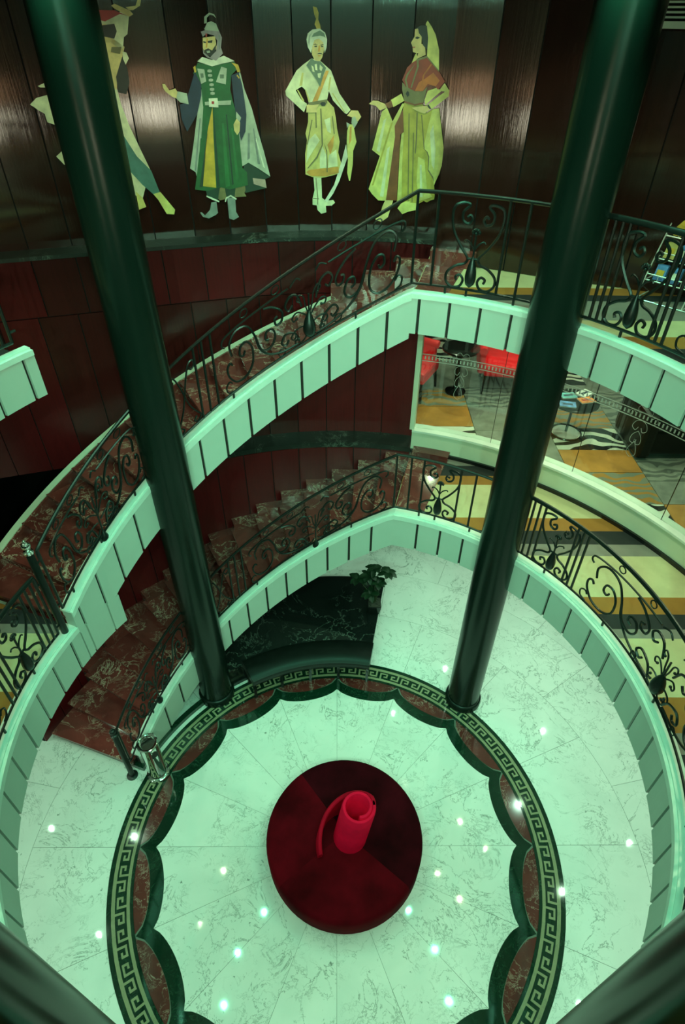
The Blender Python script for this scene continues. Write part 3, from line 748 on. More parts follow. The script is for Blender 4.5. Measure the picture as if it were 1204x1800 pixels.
def long_motif(zf, ac, half, parent, sgn=1, end_curl=True, low=False):
    mp = rmap(zf, ac, sgn)
    for s in (-1, 1):
        for c in LONG: stroke(mp, [(s*u*half, v) for u, v in c], 0.0110, parent)
        stroke(mp, [(s*u*half, v) for u, v in ((0.22,0.625),(0.5,0.625),(0.8,0.62),(0.97,0.60),(1.0,0.55),(0.97,0.52))], 0.009, parent, 'inner_rail')
        stroke(mp, [(s*u*half, v) for u, v in ((0.08,0.625),(0.13,0.66),(0.20,0.62))], 0.008, parent)
        for u in (0.36, 0.72): ring(mp, s*u*half, 0.688, 0.034, parent)
        ring(mp, s*0.32*half, 0.10, 0.034, parent)
        if end_curl:
            stroke(mp, [(s*u*half, v) for u, v in ((0.93,0.07),(0.99,0.09),(1.0,0.15),(0.96,0.18),(0.93,0.15))], 0.008, parent)
    bouquet(mp, parent, low)
def baluster(zf, a, parent, v0=V0, v1=V1, r=0.0118):
    MB().tube([P(a,RR,zf(a)+v0), P(a,RR,zf(a)+v1)], r, 6).build('baluster', 'iron', parent, True)
def railing(label, zf, a_hi, a_lo, items, feet, ends=(True, True)):
    am = (a_hi+a_lo)/2
    t = thing('railing', P(am, RR, zf(am)), label, 'railing', 'wrought iron railings')
    n = max(6, int((a_hi-a_lo)/1.2))
    al = [a_hi+(a_lo-a_hi)*i/n for i in range(n+1)]
    if a_lo < 76.4 < a_hi and zf in (zt1, zt2): al = sorted(al+[76.4], reverse=True)
    top = [P(a, RR, zf(a)+V1) for a in al]
    c0 = P(a_hi+0.1, RR, zf(a_hi)+V1-0.10); c1 = P(a_lo-0.1, RR, zf(a_lo)+V1-0.10)
    if ends[0]: top = [c0, P(a_hi+0.1,RR,zf(a_hi)+V1-0.03)] + top
    if ends[1]: top = top + [P(a_lo-0.1,RR,zf(a_lo)+V1-0.03), c1]
    MB().tube(top, 0.021, 8, True, 0.7).build('handrail', 'iron', t, True)
    MB().tube([P(a, RR, zf(a)+V0) for a in al], 0.0115, 6).build('bottom_rail', 'iron', t, True)
    for a, e in ((a_hi, ends[0]), (a_lo, ends[1])):
        baluster(zf, a, t)
        if e:
            d = 1 if a == a_hi else -1
            MB().tube([P(a, RR, zf(a)+V1-0.10), P(a+1.1*d, RR, zf(a)+V1-0.11)], 0.010, 6).build('wall_clip', 'iron', t)
            MB().tube([P(a, RR, zf(a)+V0+0.07), P(a+1.1*d, RR, zf(a)+V0+0.07)], 0.009, 6).build('wall_clip', 'iron', t)
    for a in feet:
        MB().tube([P(a, RR, zf(a)-0.004), P(a, RR, zf(a)+V0)], 0.011, 6).build('foot', 'iron', t)
    for it in items:
        if it[0] == 'b':
            for a in it[1:]: baluster(zf, a, t)
        elif it[0] == 'lyre': lyre(zf, it[1], t)
        elif it[0] == 'long': long_motif(zf, it[1], it[2], t, low=(zf is zt1 or it[1] > 140))
        elif it[0] == 'curls':
            mp = rmap(zf, it[1])
            for s in (-1, 1):
                stroke(mp, [(s*0.0,0.40),(s*0.03,0.52),(s*0.075,0.64),(s*0.12,0.655),(s*0.13,0.60),(s*0.095,0.585),(s*0.085,0.615)], 0.0085, t)
                stroke(mp, [(s*0.0,0.40),(s*0.035,0.28),(s*0.09,0.17),(s*0.125,0.11),(s*0.09,0.075),(s*0.055,0.10),(s*0.08,0.135)], 0.0085, t)
    return t
zf2 = lambda a: 2.70
zf3 = lambda a: 5.155
railing('iron railing climbing the lower stairs and landing between the columns', zt1, 126.3, 52.9,
        [('long',96.3,0.80),('b',116.3,118.2,120.0),('curls',123.2),('b',76.5,73.0,70.0),('lyre',65.6),('b',61.2,57.6)], (113,87,66,57,70))
railing('short iron railing at the foot of the lower stairs', zt1, 161.4, 132.5, [('long',147,0.54)], (158,150,138))
railing('iron railing of the middle balcony right of the column', zf2, 44.6, -49.0,
        [('b',43.4,42.0,40.7),('lyre',36.2),('b',32.5,31.1,29.8),('long',3.0,1.10),('b',-23.5,-25,-26.5),('lyre',-31),('b',-36,-38)], (37,20,2,-20,-40))
railing('iron railing of the middle balcony at the left edge', zf2, 229.0, 164.4,
        [('b',165.6,167.0,168.4),('lyre',173.3),('b',177.3,178.8,180.3),('long',203,0.92)], (173.0,185,203,215))
railing('short iron railing at the start of the upper stairs', zt2, 161.2, 132.5, [('long',147,0.54)], (157.5,148,138))
railing('iron railing climbing the upper stairs below the painted figures', zt2, 126.3, 53.2,
        [('long',96.3,0.80),('b',116.3,118.2,120.0),('curls',123.2),('b',76.5,72.8),('lyre',65.6),('b',60.5,57.0)], (113,87,66,57,70))
railing('iron railing of the upper balcony in front of the wire rack', zf3, 44.4, -49.0,
        [('b',43.0,41.8,40.6),('lyre',36.3),('b',32.3,31.1,29.9),('long',3.0,1.10),('b',-23.5,-25,-26.5),('lyre',-31)], (37,20,2,-20,-40))
railing('iron railing of the upper balcony at the far left edge', zf3, 229.0, 151.2,
        [('b',152.8,154.4),('lyre',160),('b',166,167.6,169.2),('long',195,0.9)], (155,172,190,215))
def newel(label, a, z, h, plate):
    t = thing('newel_post', P(a, RR, z), label, 'post')
    x, y, _ = P(a, RR, 0)
    MB().lathe(x, y, [(0.031,z),(0.031,z+h-0.09),(0.024,z+h-0.08)], 16).build('shaft', 'iron', t, True)
    MB().lathe(x, y, [(0.024,z+h-0.085),(0.038,z+h-0.078),(0.038,z+h-0.055),(0.020,z+h-0.045),(0.014,z+h-0.03)], 16).build('collar', 'chrome' if not plate else 'iron', t, True)
    ball_ = MB().blob((x,y,z+h), (0.036,0.036,0.036), 14, 10).build('ball', 'chrome' if not plate else 'iron', t, True)
    MB().blob((x,y,z+h+0.045), (0.014,0.014,0.016), 8, 6).build('finial', 'chrome' if not plate else 'iron', ball_, True)
    if plate: MB().lathe(x, y, [(0.065,z),(0.065,z+0.012),(0.04,z+0.02)], 20).build('foot_plate', 'iron', t, True)
    return t
newel('black newel post with steel ball at the start of the upper stairs', 162.85, 2.70, 1.05, False)
newel('black newel post on the lobby floor beside the ash bin', 162.6, 0.0, 0.98, True)

# ---------- painted figures on the upper wall (flat painted cut-outs, built in layers)
FIGS = {
 'f2': [
  ('cloak','pale',0,[0.939,6.565,0.909,6.42,0.855,6.275,0.815,6.103,0.768,5.923,0.723,5.713,0.828,5.781,0.929,5.839,0.989,5.811,1.015,6.019,1.005,6.277,0.971,6.426]),
  ('cloak','pale',0,[1.348,6.285,1.295,6.431,1.266,6.357,1.307,6.284,1.349,6.093,1.408,5.845,1.442,5.746,1.446,5.78,1.493,5.812,1.44,5.977,1.382,6.172]),
  ('cloak_lining','dkgreen',0,[0.968,5.828,0.929,5.839,0.726,5.709,0.796,5.685,0.767,5.613,0.984,5.577,0.996,5.648,0.994,5.761]),
  ('cloak_lining','pink',1,[0.898,5.705,0.776,5.689,0.767,5.613,0.893,5.653]),
  ('trousers','olive',0,[1.29,5.636,1.144,5.637,0.951,5.655,0.993,5.577,0.977,5.545,1.106,5.542,1.246,5.523,1.298,5.575]),
  ('trousers','dkgreen',1,[1.372,5.64,1.231,5.641,1.266,5.524,1.367,5.57]),
  ('trousers','dkgreen',1,[1.184,5.63,1.076,5.634,1.096,5.546,1.176,5.532]),
  ('boot','grey',2,[1.332,5.51,1.282,5.516,1.28,5.412,1.303,5.395,1.376,5.367,1.433,5.385,1.456,5.427,1.437,5.426,1.411,5.397,1.355,5.444]),
  ('boot','grey',2,[1.17,5.541,1.091,5.541,1.096,5.41,1.071,5.362,1.129,5.336,1.172,5.354,1.173,5.396]),
  ('boot_trim','white',3,[1.371,5.574,1.321,5.554,1.252,5.519,1.258,5.508,1.323,5.536,1.373,5.563]),
  ('boot_trim','white',3,[1.199,5.511,1.184,5.546,1.133,5.566,1.077,5.532,1.084,5.52,1.134,5.552,1.174,5.537,1.189,5.506]),
  ('robe','green',2,[1.302,6.617,1.18,6.591,0.981,6.622,0.946,6.579,1.018,6.523,1.039,6.421,1.026,6.34,1.001,6.231,0.995,6.026,0.991,5.795,0.951,5.759,0.952,5.646,1.137,5.615,1.231,5.641,1.352,5.613,1.474,5.632,1.443,5.738,1.355,6.054,1.301,6.299,1.296,6.454,1.352,6.541]),
  ('robe_panel','gold',3,[1.216,6.297,1.24,6.05,1.269,5.637,1.393,5.658,1.335,5.933,1.286,6.114]),
  ('robe_fold','dkgreen',3,[1.209,6.281,1.217,6.049,1.23,5.65,1.261,5.638,1.236,6.01]),
  ('sleeve','navy',4,[1.337,6.554,1.295,6.461,1.306,6.382,1.363,6.242,1.407,6.188,1.473,6.111,1.507,6.206,1.506,6.318,1.425,6.331,1.432,6.368]),
  ('sleeve','navy',4,[1.018,6.523,0.95,6.544,0.928,6.457,0.917,6.338,0.91,6.23,0.932,6.097,0.982,6.022,0.99,6.074,1.007,6.177,1.015,6.353]),
  ('hand','skin',5,[1.005,6.201,0.976,6.169,0.988,6.098,1.014,6.069,1.038,6.107,1.039,6.155]),
  ('cuff','pale',5,[1.003,6.254,0.962,6.207,0.98,6.173,1.009,6.204]),
  ('cuff','pale',5,[1.51,6.415,1.431,6.399,1.427,6.318,1.499,6.334,1.529,6.364]),
  ('hand','skin',5,[1.63,6.47,1.609,6.47,1.579,6.423,1.525,6.436,1.508,6.407,1.524,6.363,1.561,6.376,1.614,6.416,1.63,6.445]),
  ('collar','white',5,[1.305,6.624,1.258,6.655,1.175,6.633,1.067,6.662,0.976,6.625,1.092,6.607,1.181,6.589]),
  ('epaulette','gold',5,[1.008,6.615,0.948,6.6,0.933,6.551,0.959,6.544,0.976,6.586]),
  ('epaulette','gold',5,[1.346,6.583,1.327,6.596,1.324,6.554,1.339,6.544]),
  ('breast_plate','pale',5,[1.313,6.575,1.253,6.568,1.248,6.482,1.294,6.465]),
  ('breast_plate','pale',5,[1.099,6.586,1.052,6.573,1.075,6.458,1.161,6.477]),
  ('belt','pale',5,[1.282,6.333,1.039,6.34,1.048,6.306,1.282,6.307]),
  ('buckle','white',6,[1.243,6.358,1.163,6.36,1.163,6.289,1.248,6.295]),
  ('buckle','red',7,[1.22,6.336,1.197,6.335,1.2,6.316,1.222,6.317]),
  ('button','pale',5,[1.225,6.564,1.205,6.568,1.187,6.563,1.189,6.549,1.209,6.545,1.227,6.55]),
  ('button','pale',5,[1.225,6.532,1.205,6.536,1.187,6.531,1.189,6.517,1.209,6.513,1.227,6.518]),
  ('button','pale',5,[1.223,6.498,1.203,6.502,1.184,6.498,1.186,6.484,1.206,6.48,1.225,6.484]),
  ('button','pale',5,[1.221,6.465,1.201,6.469,1.183,6.465,1.185,6.45,1.205,6.446,1.223,6.451]),
  ('button','pale',5,[1.222,6.431,1.202,6.435,1.183,6.431,1.185,6.416,1.205,6.412,1.224,6.417]),
  ('button','pale',5,[1.221,6.402,1.201,6.406,1.182,6.401,1.184,6.387,1.204,6.383,1.223,6.387]),
  ('face','skin',5,[1.235,6.786,1.127,6.796,1.123,6.712,1.188,6.661,1.226,6.671,1.244,6.719]),
  ('beard','black',6,[1.234,6.702,1.198,6.714,1.166,6.699,1.124,6.743,1.137,6.692,1.18,6.656,1.209,6.666,1.229,6.678]),
  ('mouth','pale',7,[1.216,6.695,1.187,6.699,1.185,6.685,1.211,6.682]),
  ('eye','black',6,[1.234,6.763,1.209,6.758,1.215,6.748,1.234,6.752]),
  ('eye','black',6,[1.196,6.763,1.152,6.77,1.159,6.751,1.193,6.75]),
  ('headcloth','lilac',6,[1.246,6.826,1.18,6.843,1.089,6.833,1.069,6.786,1.086,6.719,1.074,6.678,1.141,6.628,1.216,6.651,1.246,6.678,1.245,6.716,1.236,6.685,1.19,6.652,1.132,6.695,1.113,6.766,1.135,6.8,1.193,6.813,1.234,6.792]),
  ('helmet','pale',7,[1.214,6.843,1.183,6.885,1.148,6.895,1.108,6.879,1.089,6.828,1.148,6.833,1.206,6.836]),
  ('plume','pale',7,[1.209,6.879,1.202,6.924,1.157,6.95,1.117,6.941,1.102,6.915,1.126,6.933,1.155,6.936,1.181,6.918,1.187,6.882]),
  ('helmet_jewel','red',8,[1.21,6.813,1.193,6.813,1.201,6.786,1.209,6.79]),
  ('robe_fold','ltgreen',3,[1.147,6.165,1.128,6.165,1.129,5.645,1.173,5.638]),
  ('robe_fold','ltgreen',3,[1.064,6.124,1.05,6.123,1.038,5.711,1.065,5.694]),
  ('robe_fold','dkgreen',3,[1.294,6.091,1.285,6.091,1.399,5.65,1.428,5.652]),
  ('robe_fold','dkgreen',3,[1.102,6.233,1.091,6.233,1.093,5.661,1.108,5.653]),
  ('cloak_fold','grey',1,[0.91,6.081,0.892,6.08,0.911,5.876,0.936,5.86]),
  ('cloak_fold','grey',1,[0.86,6.119,0.848,6.119,0.814,5.823,0.839,5.824]),
  ('cloak_fold','white',1,[0.844,6.039,0.834,6.039,0.769,5.788,0.787,5.797]),
  ('cloak_fold','grey',1,[1.345,6.209,1.336,6.209,1.44,5.78,1.453,5.797]),
  ('robe_seam','pale',3,[1.305,6.299,1.299,6.299,1.353,6.054,1.36,6.054]),
  ('face_shade','orange',6,[1.202,6.78,1.191,6.78,1.206,6.719,1.219,6.719]),
  ('headcloth_fold','grey',7,[1.096,6.806,1.085,6.8,1.097,6.705,1.107,6.705]),
  ('plate_mark','jewel',6,[1.119,6.531,1.083,6.53,1.087,6.502,1.122,6.502]),
  ('plate_mark','jewel',6,[1.292,6.54,1.266,6.54,1.266,6.511,1.29,6.508]),
  ('sleeve_trim','gold',5,[0.964,6.529,0.945,6.508,0.95,6.497,0.97,6.519]),
 ],
 'f3': [
  ('feather','gold',2,[0.262,6.997,0.229,6.99,0.214,6.955,0.218,6.91,0.202,6.874,0.196,6.842,0.232,6.846,0.251,6.879,0.237,6.915,0.253,6.945]),
  ('tunic','cream',0,[0.284,6.643,0.207,6.627,0.108,6.556,0.088,6.512,0.032,6.388,-0.075,6.261,-0.04,6.228,-0.018,6.236,0.089,6.33,0.13,6.405,0.145,6.341,0.173,6.318,0.321,6.318,0.346,6.41,0.38,6.438,0.437,6.41,0.391,6.341,0.336,6.306,0.366,6.241,0.529,6.37,0.534,6.404,0.424,6.555,0.36,6.599]),
  ('sash','orange',2,[0.156,6.556,0.128,6.554,0.24,6.321,0.286,6.323]),
  ('necklace','jewel',3,[0.284,6.646,0.258,6.627,0.203,6.622,0.153,6.575,0.177,6.528,0.21,6.434,0.24,6.484,0.267,6.517,0.333,6.594]),
  ('necklace','cream',4,[0.258,6.6,0.238,6.605,0.232,6.556,0.252,6.561]),
  ('necklace','cream',4,[0.21,6.6,0.183,6.578,0.198,6.55,0.214,6.567]),
  ('necklace','cream',4,[0.286,6.594,0.269,6.583,0.259,6.545,0.28,6.55]),
  ('necklace','cream',4,[0.232,6.534,0.198,6.539,0.209,6.5,0.229,6.506]),
  ('face','skin',2,[0.278,6.739,0.247,6.78,0.207,6.785,0.174,6.755,0.168,6.708,0.188,6.649,0.213,6.62,0.257,6.632,0.28,6.67]),
  ('turban','white',3,[0.326,6.775,0.313,6.817,0.272,6.843,0.206,6.851,0.16,6.823,0.142,6.776,0.148,6.718,0.165,6.681,0.177,6.755,0.214,6.782,0.254,6.773,0.275,6.728,0.287,6.679,0.316,6.723]),
  ('turban_jewel','jewel',4,[0.28,6.791,0.26,6.817,0.206,6.838,0.167,6.818,0.154,6.787,0.174,6.797,0.203,6.802,0.247,6.797]),
  ('eyebrow','black',3,[0.268,6.739,0.248,6.747,0.225,6.74,0.248,6.74]),
  ('eyebrow','black',3,[0.201,6.739,0.174,6.743,0.174,6.738,0.2,6.734]),
  ('eye','black',3,[0.258,6.731,0.231,6.734,0.235,6.723,0.255,6.723]),
  ('eye','black',3,[0.198,6.731,0.176,6.732,0.178,6.724,0.197,6.723]),
  ('moustache','black',3,[0.237,6.673,0.216,6.683,0.195,6.681,0.182,6.671,0.209,6.675]),
  ('nose','orange',3,[0.218,6.734,0.205,6.734,0.205,6.692,0.226,6.691]),
  ('mouth','orange',3,[0.23,6.666,0.196,6.666,0.206,6.657,0.223,6.657]),
  ('belt','olive',3,[0.323,6.317,0.145,6.342,0.144,6.312,0.319,6.286]),
  ('buckle','black',4,[0.212,6.306,0.198,6.321,0.17,6.321,0.156,6.306,0.17,6.292,0.198,6.291]),
  ('hand','skin',4,[0.34,6.3,0.28,6.297,0.219,6.305,0.245,6.274,0.242,6.24,0.345,6.24]),
  ('hand','skin',3,[-0.043,6.216,-0.082,6.258,-0.146,6.256,-0.177,6.208,-0.148,6.172,-0.105,6.162,-0.101,6.201]),
  ('skirt','khaki',1,[0.325,6.306,0.145,6.333,0.082,6.277,0.064,6.194,0.053,6.115,0.027,6.004,0.042,5.916,0.012,5.825,0.008,5.779,0.038,5.733,0.091,5.719,0.166,5.702,0.212,5.696,0.302,5.703,0.37,5.727,0.367,5.903,0.345,6.016,0.358,6.072,0.33,6.164]),
  ('skirt_hem','orange',2,[0.361,5.747,0.331,5.766,0.18,5.779,0.038,5.792,0.034,5.74,0.166,5.709,0.317,5.712]),
  ('skirt_fold','cream',2,[0.196,5.966,0.157,5.889,0.154,5.785,0.225,5.782,0.224,5.877]),
  ('skirt_fold','cream',2,[0.135,5.889,0.06,5.941,0.045,5.799,0.143,5.785]),
  ('skirt_fold','orange',2,[0.148,5.979,0.082,6.06,0.09,5.966,0.12,5.896]),
  ('skirt_fold','cream',2,[0.338,6.01,0.264,6.072,0.221,6.016,0.327,5.877,0.359,5.825]),
  ('skirt_fold','olive',3,[0.213,6.271,0.202,6.271,0.194,6.121,0.191,5.979,0.246,5.87,0.345,5.776,0.349,5.783,0.257,5.88,0.203,5.979,0.208,6.121]),
  ('skirt_fold','olive',3,[0.181,5.997,0.149,5.928,0.147,5.746,0.157,5.746,0.158,5.921]),
  ('drape','yellow',2,[-0.062,6.147,-0.105,6.147,-0.121,6.068,-0.137,6.006,-0.106,5.93,-0.104,5.813,-0.08,5.672,-0.069,5.672,-0.049,5.74,-0.055,5.852,-0.042,5.998,-0.045,6.092]),
  ('sword','white',1,[-0.035,5.986,-0.052,5.878,0.03,5.666,0.091,5.556,0.154,5.476,0.178,5.492,0.083,5.632,0.008,5.838]),
  ('sword_hilt','pale',4,[-0.09,6.201,-0.118,6.211,-0.145,6.163,-0.113,6.117,-0.084,6.159]),
  ('sword_hilt','pale',4,[-0.037,6.165,-0.069,6.15,-0.044,6.117]),
  ('leg','cream',0,[0.291,5.713,0.212,5.713,0.207,5.515,0.169,5.487,0.091,5.495,0.074,5.469,0.107,5.443,0.169,5.441,0.164,5.38,0.217,5.366,0.256,5.402,0.263,5.445,0.305,5.451,0.304,5.508,0.283,5.584]),
  ('leg_line','olive',1,[0.269,5.693,0.261,5.693,0.246,5.515,0.249,5.452,0.256,5.452,0.255,5.515]),
  ('leg_line','olive',1,[0.3,5.515,0.238,5.508,0.238,5.502,0.3,5.508]),
  ('tunic_fold','khaki',1,[0.376,6.539,0.359,6.539,0.376,6.444,0.402,6.441]),
  ('tunic_fold','khaki',1,[0.35,6.41,0.341,6.41,0.304,6.323,0.32,6.321]),
  ('tunic_fold','khaki',1,[0.121,6.512,0.107,6.506,0.125,6.41,0.137,6.416]),
  ('tunic_fold','khaki',1,[0.426,6.413,0.413,6.41,0.36,6.329,0.377,6.326]),
  ('tunic_fold','khaki',1,[0.102,6.388,0.092,6.391,-0.025,6.242,-0.015,6.239]),
  ('turban_fold','pale',4,[0.311,6.755,0.303,6.802,0.273,6.828,0.294,6.791,0.302,6.734]),
  ('skirt_fold','olive',3,[0.26,6.247,0.249,6.247,0.248,6.121,0.259,6.115]),
  ('skirt_fold','olive',3,[0.103,6.212,0.095,6.212,0.075,6.072,0.084,6.066]),
  ('skirt_fold','olive',3,[0.297,6.182,0.288,6.182,0.339,5.979,0.348,5.985]),
  ('skirt_fold','cream',2,[0.175,6.182,0.118,6.2,0.111,6.072,0.147,6.091]),
  ('drape_fold','orange',3,[-0.07,6.129,-0.088,6.129,-0.086,6.018,-0.064,5.98]),
 ],
 'f4': [
  ('veil','yellow',0,[-0.729,6.899,-0.739,6.91,-0.777,6.87,-0.818,6.816,-0.859,6.712,-0.875,6.562,-0.756,6.666,-0.749,6.81,-0.724,6.886]),
  ('veil','yellow',0,[-0.661,6.692,-0.676,6.642,-0.624,6.618,-0.648,6.675]),
  ('face','skin',1,[-0.633,6.852,-0.66,6.858,-0.697,6.804,-0.698,6.754,-0.731,6.744,-0.744,6.677,-0.665,6.647,-0.676,6.687,-0.629,6.694,-0.622,6.731,-0.606,6.76,-0.634,6.803]),
  ('hair','black',2,[-0.646,6.861,-0.686,6.879,-0.735,6.876,-0.754,6.794,-0.755,6.711,-0.713,6.744,-0.695,6.804,-0.67,6.826,-0.661,6.855]),
  ('eye','black',2,[-0.638,6.792,-0.655,6.803,-0.683,6.796,-0.66,6.784]),
  ('mouth','red',2,[-0.622,6.731,-0.647,6.732,-0.644,6.726,-0.624,6.725]),
  ('bodice','dkred',2,[-0.669,6.642,-0.756,6.66,-0.874,6.565,-0.936,6.49,-0.882,6.428,-0.833,6.47,-0.784,6.451,-0.744,6.414,-0.671,6.413,-0.58,6.447,-0.547,6.494,-0.584,6.583,-0.624,6.618]),
  ('bodice_fade','rust',3,[-0.825,6.552,-0.889,6.495,-0.857,6.453,-0.783,6.469,-0.744,6.417,-0.67,6.416,-0.701,6.479,-0.75,6.504]),
  ('bodice_trim','olive',3,[-0.666,6.647,-0.755,6.671,-0.877,6.567,-0.874,6.559,-0.757,6.657,-0.684,6.636,-0.691,6.596,-0.639,6.436,-0.628,6.439,-0.673,6.59]),
  ('bodice_trim','olive',3,[-0.66,6.619,-0.599,6.531,-0.587,6.495,-0.61,6.43,-0.596,6.43,-0.57,6.495,-0.584,6.536]),
  ('bodice_trim','rust',4,[-0.797,6.615,-0.808,6.609,-0.747,6.533,-0.729,6.414,-0.718,6.414,-0.733,6.533]),
  ('waist','olive',1,[-0.548,6.477,-0.595,6.442,-0.743,6.426,-0.784,6.451,-0.754,6.323,-0.68,6.306,-0.579,6.332,-0.55,6.429]),
  ('pendant','black',4,[-0.587,6.393,-0.6,6.415,-0.616,6.406,-0.621,6.382,-0.604,6.369]),
  ('sleeve','yellow',1,[-0.547,6.392,-0.577,6.338,-0.479,6.288,-0.45,6.342]),
  ('cuff','brown',2,[-0.394,6.31,-0.457,6.337,-0.477,6.292,-0.435,6.278]),
  ('hand','skin',2,[-0.247,6.309,-0.282,6.336,-0.327,6.335,-0.403,6.31,-0.419,6.282,-0.353,6.261,-0.314,6.296]),
  ('sleeve','yellow',1,[-0.788,6.418,-0.873,6.444,-0.912,6.418,-0.831,6.356,-0.776,6.309,-0.765,6.348]),
  ('sleeve','yellow',3,[-0.89,6.421,-0.937,6.479,-0.994,6.414,-0.985,6.383,-0.838,6.281,-0.788,6.306,-0.887,6.376,-0.949,6.416]),
  ('cuff','black',4,[-0.795,6.309,-0.807,6.316,-0.834,6.285,-0.822,6.279]),
  ('hand','skin',4,[-0.651,6.287,-0.725,6.298,-0.787,6.307,-0.825,6.278,-0.775,6.245,-0.698,6.265]),
  ('belt','brown',4,[-0.579,6.338,-0.679,6.316,-0.753,6.33,-0.756,6.32,-0.68,6.303,-0.58,6.326]),
  ('skirt','dkyellow',0,[-0.579,6.33,-0.753,6.315,-0.79,6.248,-0.846,6.28,-0.904,6.288,-0.974,6.004,-0.994,5.905,-0.971,5.767,-0.927,5.66,-0.943,5.567,-0.941,5.531,-0.909,5.522,-0.871,5.5,-0.837,5.511,-0.791,5.485,-0.684,5.488,-0.563,5.489,-0.565,5.68,-0.562,5.957,-0.572,6.089,-0.57,6.28]),
  ('skirt_panel','yellow',1,[-0.846,6.28,-0.908,6.288,-0.986,5.972,-0.992,5.851,-0.927,5.656,-0.904,5.722,-0.854,5.79,-0.837,5.925,-0.79,5.97,-0.816,6.128]),
  ('skirt_panel','yellow',1,[-0.746,5.895,-0.811,5.87,-0.859,5.621,-0.922,5.552,-0.852,5.526,-0.789,5.508,-0.749,5.687]),
  ('skirt_panel','yellow',1,[-0.569,6.076,-0.591,6.089,-0.595,5.821,-0.61,5.5,-0.569,5.495,-0.564,5.82]),
  ('skirt_fold','olive',2,[-0.699,6.252,-0.711,6.252,-0.723,6.028,-0.72,5.921,-0.711,5.921,-0.711,6.027]),
  ('skirt_fold','olive',2,[-0.782,5.974,-0.835,5.939,-0.855,5.899,-0.858,5.79,-0.912,5.73,-0.925,5.674,-0.907,5.715,-0.851,5.783,-0.843,5.899,-0.824,5.938]),
  ('underskirt','yellow',0,[-0.372,6.251,-0.419,6.283,-0.478,6.177,-0.56,6.317,-0.58,6.317,-0.511,6.139,-0.512,6.068,-0.489,5.749,-0.456,5.497,-0.372,5.498,-0.305,5.555,-0.269,5.6,-0.37,5.891,-0.291,5.94]),
  ('underskirt_fold','dkyellow',1,[-0.464,6.164,-0.483,6.171,-0.394,5.885,-0.318,5.637,-0.298,5.63,-0.375,5.884]),
  ('stripe','brown',2,[-0.57,6.274,-0.591,6.096,-0.561,6.076,-0.559,5.889,-0.561,5.504,-0.451,5.504,-0.485,5.818,-0.509,6.055,-0.5,6.139]),
  ('shoe','skin',1,[-0.444,5.502,-0.525,5.504,-0.514,5.459,-0.48,5.344,-0.415,5.298,-0.364,5.31,-0.325,5.343,-0.396,5.357,-0.416,5.441]),
  ('shoe','yellow',0,[-0.619,5.493,-0.763,5.507,-0.77,5.424,-0.691,5.406,-0.627,5.379,-0.574,5.432]),
  ('skirt_fold','olive',2,[-0.625,6.244,-0.634,6.244,-0.683,5.503,-0.673,5.503]),
  ('skirt_fold','olive',2,[-0.744,6.234,-0.753,6.234,-0.803,5.964,-0.794,5.964]),
  ('skirt_fold','olive',2,[-0.681,6.092,-0.69,6.092,-0.724,5.498,-0.715,5.497]),
  ('skirt_fold','cream',2,[-0.842,6.097,-0.866,6.162,-0.909,5.968,-0.913,5.792,-0.885,5.832]),
  ('underskirt_fold','cream',1,[-0.391,6.182,-0.416,6.201,-0.365,5.921,-0.337,5.938]),
  ('underskirt_fold','cream',1,[-0.438,5.953,-0.464,5.974,-0.424,5.531,-0.387,5.537]),
  ('skirt_fold','cream',2,[-0.768,5.828,-0.787,5.828,-0.822,5.546,-0.794,5.545]),
 ],
 'f1': [
  ('arm','cream',0,[2.051,6.917,1.924,6.94,1.854,6.955,1.813,6.925,1.85,6.809,1.883,6.789,1.906,6.712,1.971,6.735,2.075,6.818]),
  ('scarf','red',1,[2.04,6.961,1.919,6.96,1.821,6.925,1.88,6.938,2.007,6.89,2.055,6.899]),
  ('hand','skin',2,[1.937,6.988,1.91,7.001,1.797,6.958,1.777,6.936,1.811,6.92,1.917,6.971]),
  ('hand','skin',1,[1.826,6.98,1.746,6.99,1.72,7.034,1.692,7.034,1.712,6.99,1.774,6.961,1.808,6.963]),
  ('face','skin',1,[2.108,6.863,2.006,6.873,1.972,6.782,2.001,6.754,2.124,6.754]),
  ('mask','black',2,[2.064,6.863,1.939,6.875,1.931,6.827,1.961,6.78,2.079,6.8]),
  ('body','skin',0,[2.142,6.773,1.987,6.791,1.891,6.726,1.938,6.631,1.992,6.545,2.019,6.436,2.229,6.43,2.272,6.615]),
  ('hair','black',3,[1.926,6.66,1.9,6.582,1.904,6.484,1.948,6.402,2.01,6.416,2.006,6.525]),
  ('sleeve','cream',2,[1.914,6.696,1.885,6.688,1.873,6.65,1.908,6.607,1.924,6.631]),
  ('necklace','olive',2,[1.996,6.726,1.916,6.726,1.938,6.679,2.009,6.693]),
  ('skirt','cream',0,[2.31,6.471,2.017,6.446,2.007,6.324,1.973,6.175,1.929,6.032,1.861,5.824,1.978,5.578,2.208,5.712,2.278,5.945,2.418,6.061]),
  ('trousers','teal',1,[2.199,6.266,2.035,6.091,1.957,5.932,1.853,5.812,1.809,5.63,1.866,5.608,1.954,5.698,2.094,5.881]),
  ('sleeve','cream',0,[2.743,6.345,2.683,6.389,2.588,6.409,2.411,6.433,2.39,6.167,2.592,6.197,2.644,6.216,2.649,6.278,2.687,6.302]),
  ('ribbon','cream',0,[2.645,6.471,2.573,6.496,2.415,6.502,2.428,6.453,2.628,6.461]),
  ('shoe','cream',0,[2.646,5.96,2.59,5.997,2.483,5.998,2.485,5.898,2.596,5.892]),
  ('shoe','yellow',2,[1.872,5.615,1.803,5.629,1.693,5.467,1.708,5.425,1.778,5.434,1.835,5.563]),
  ('shoe','yellow',2,[2.029,5.648,1.976,5.59,1.959,5.508,2.03,5.488]),
 ],
}

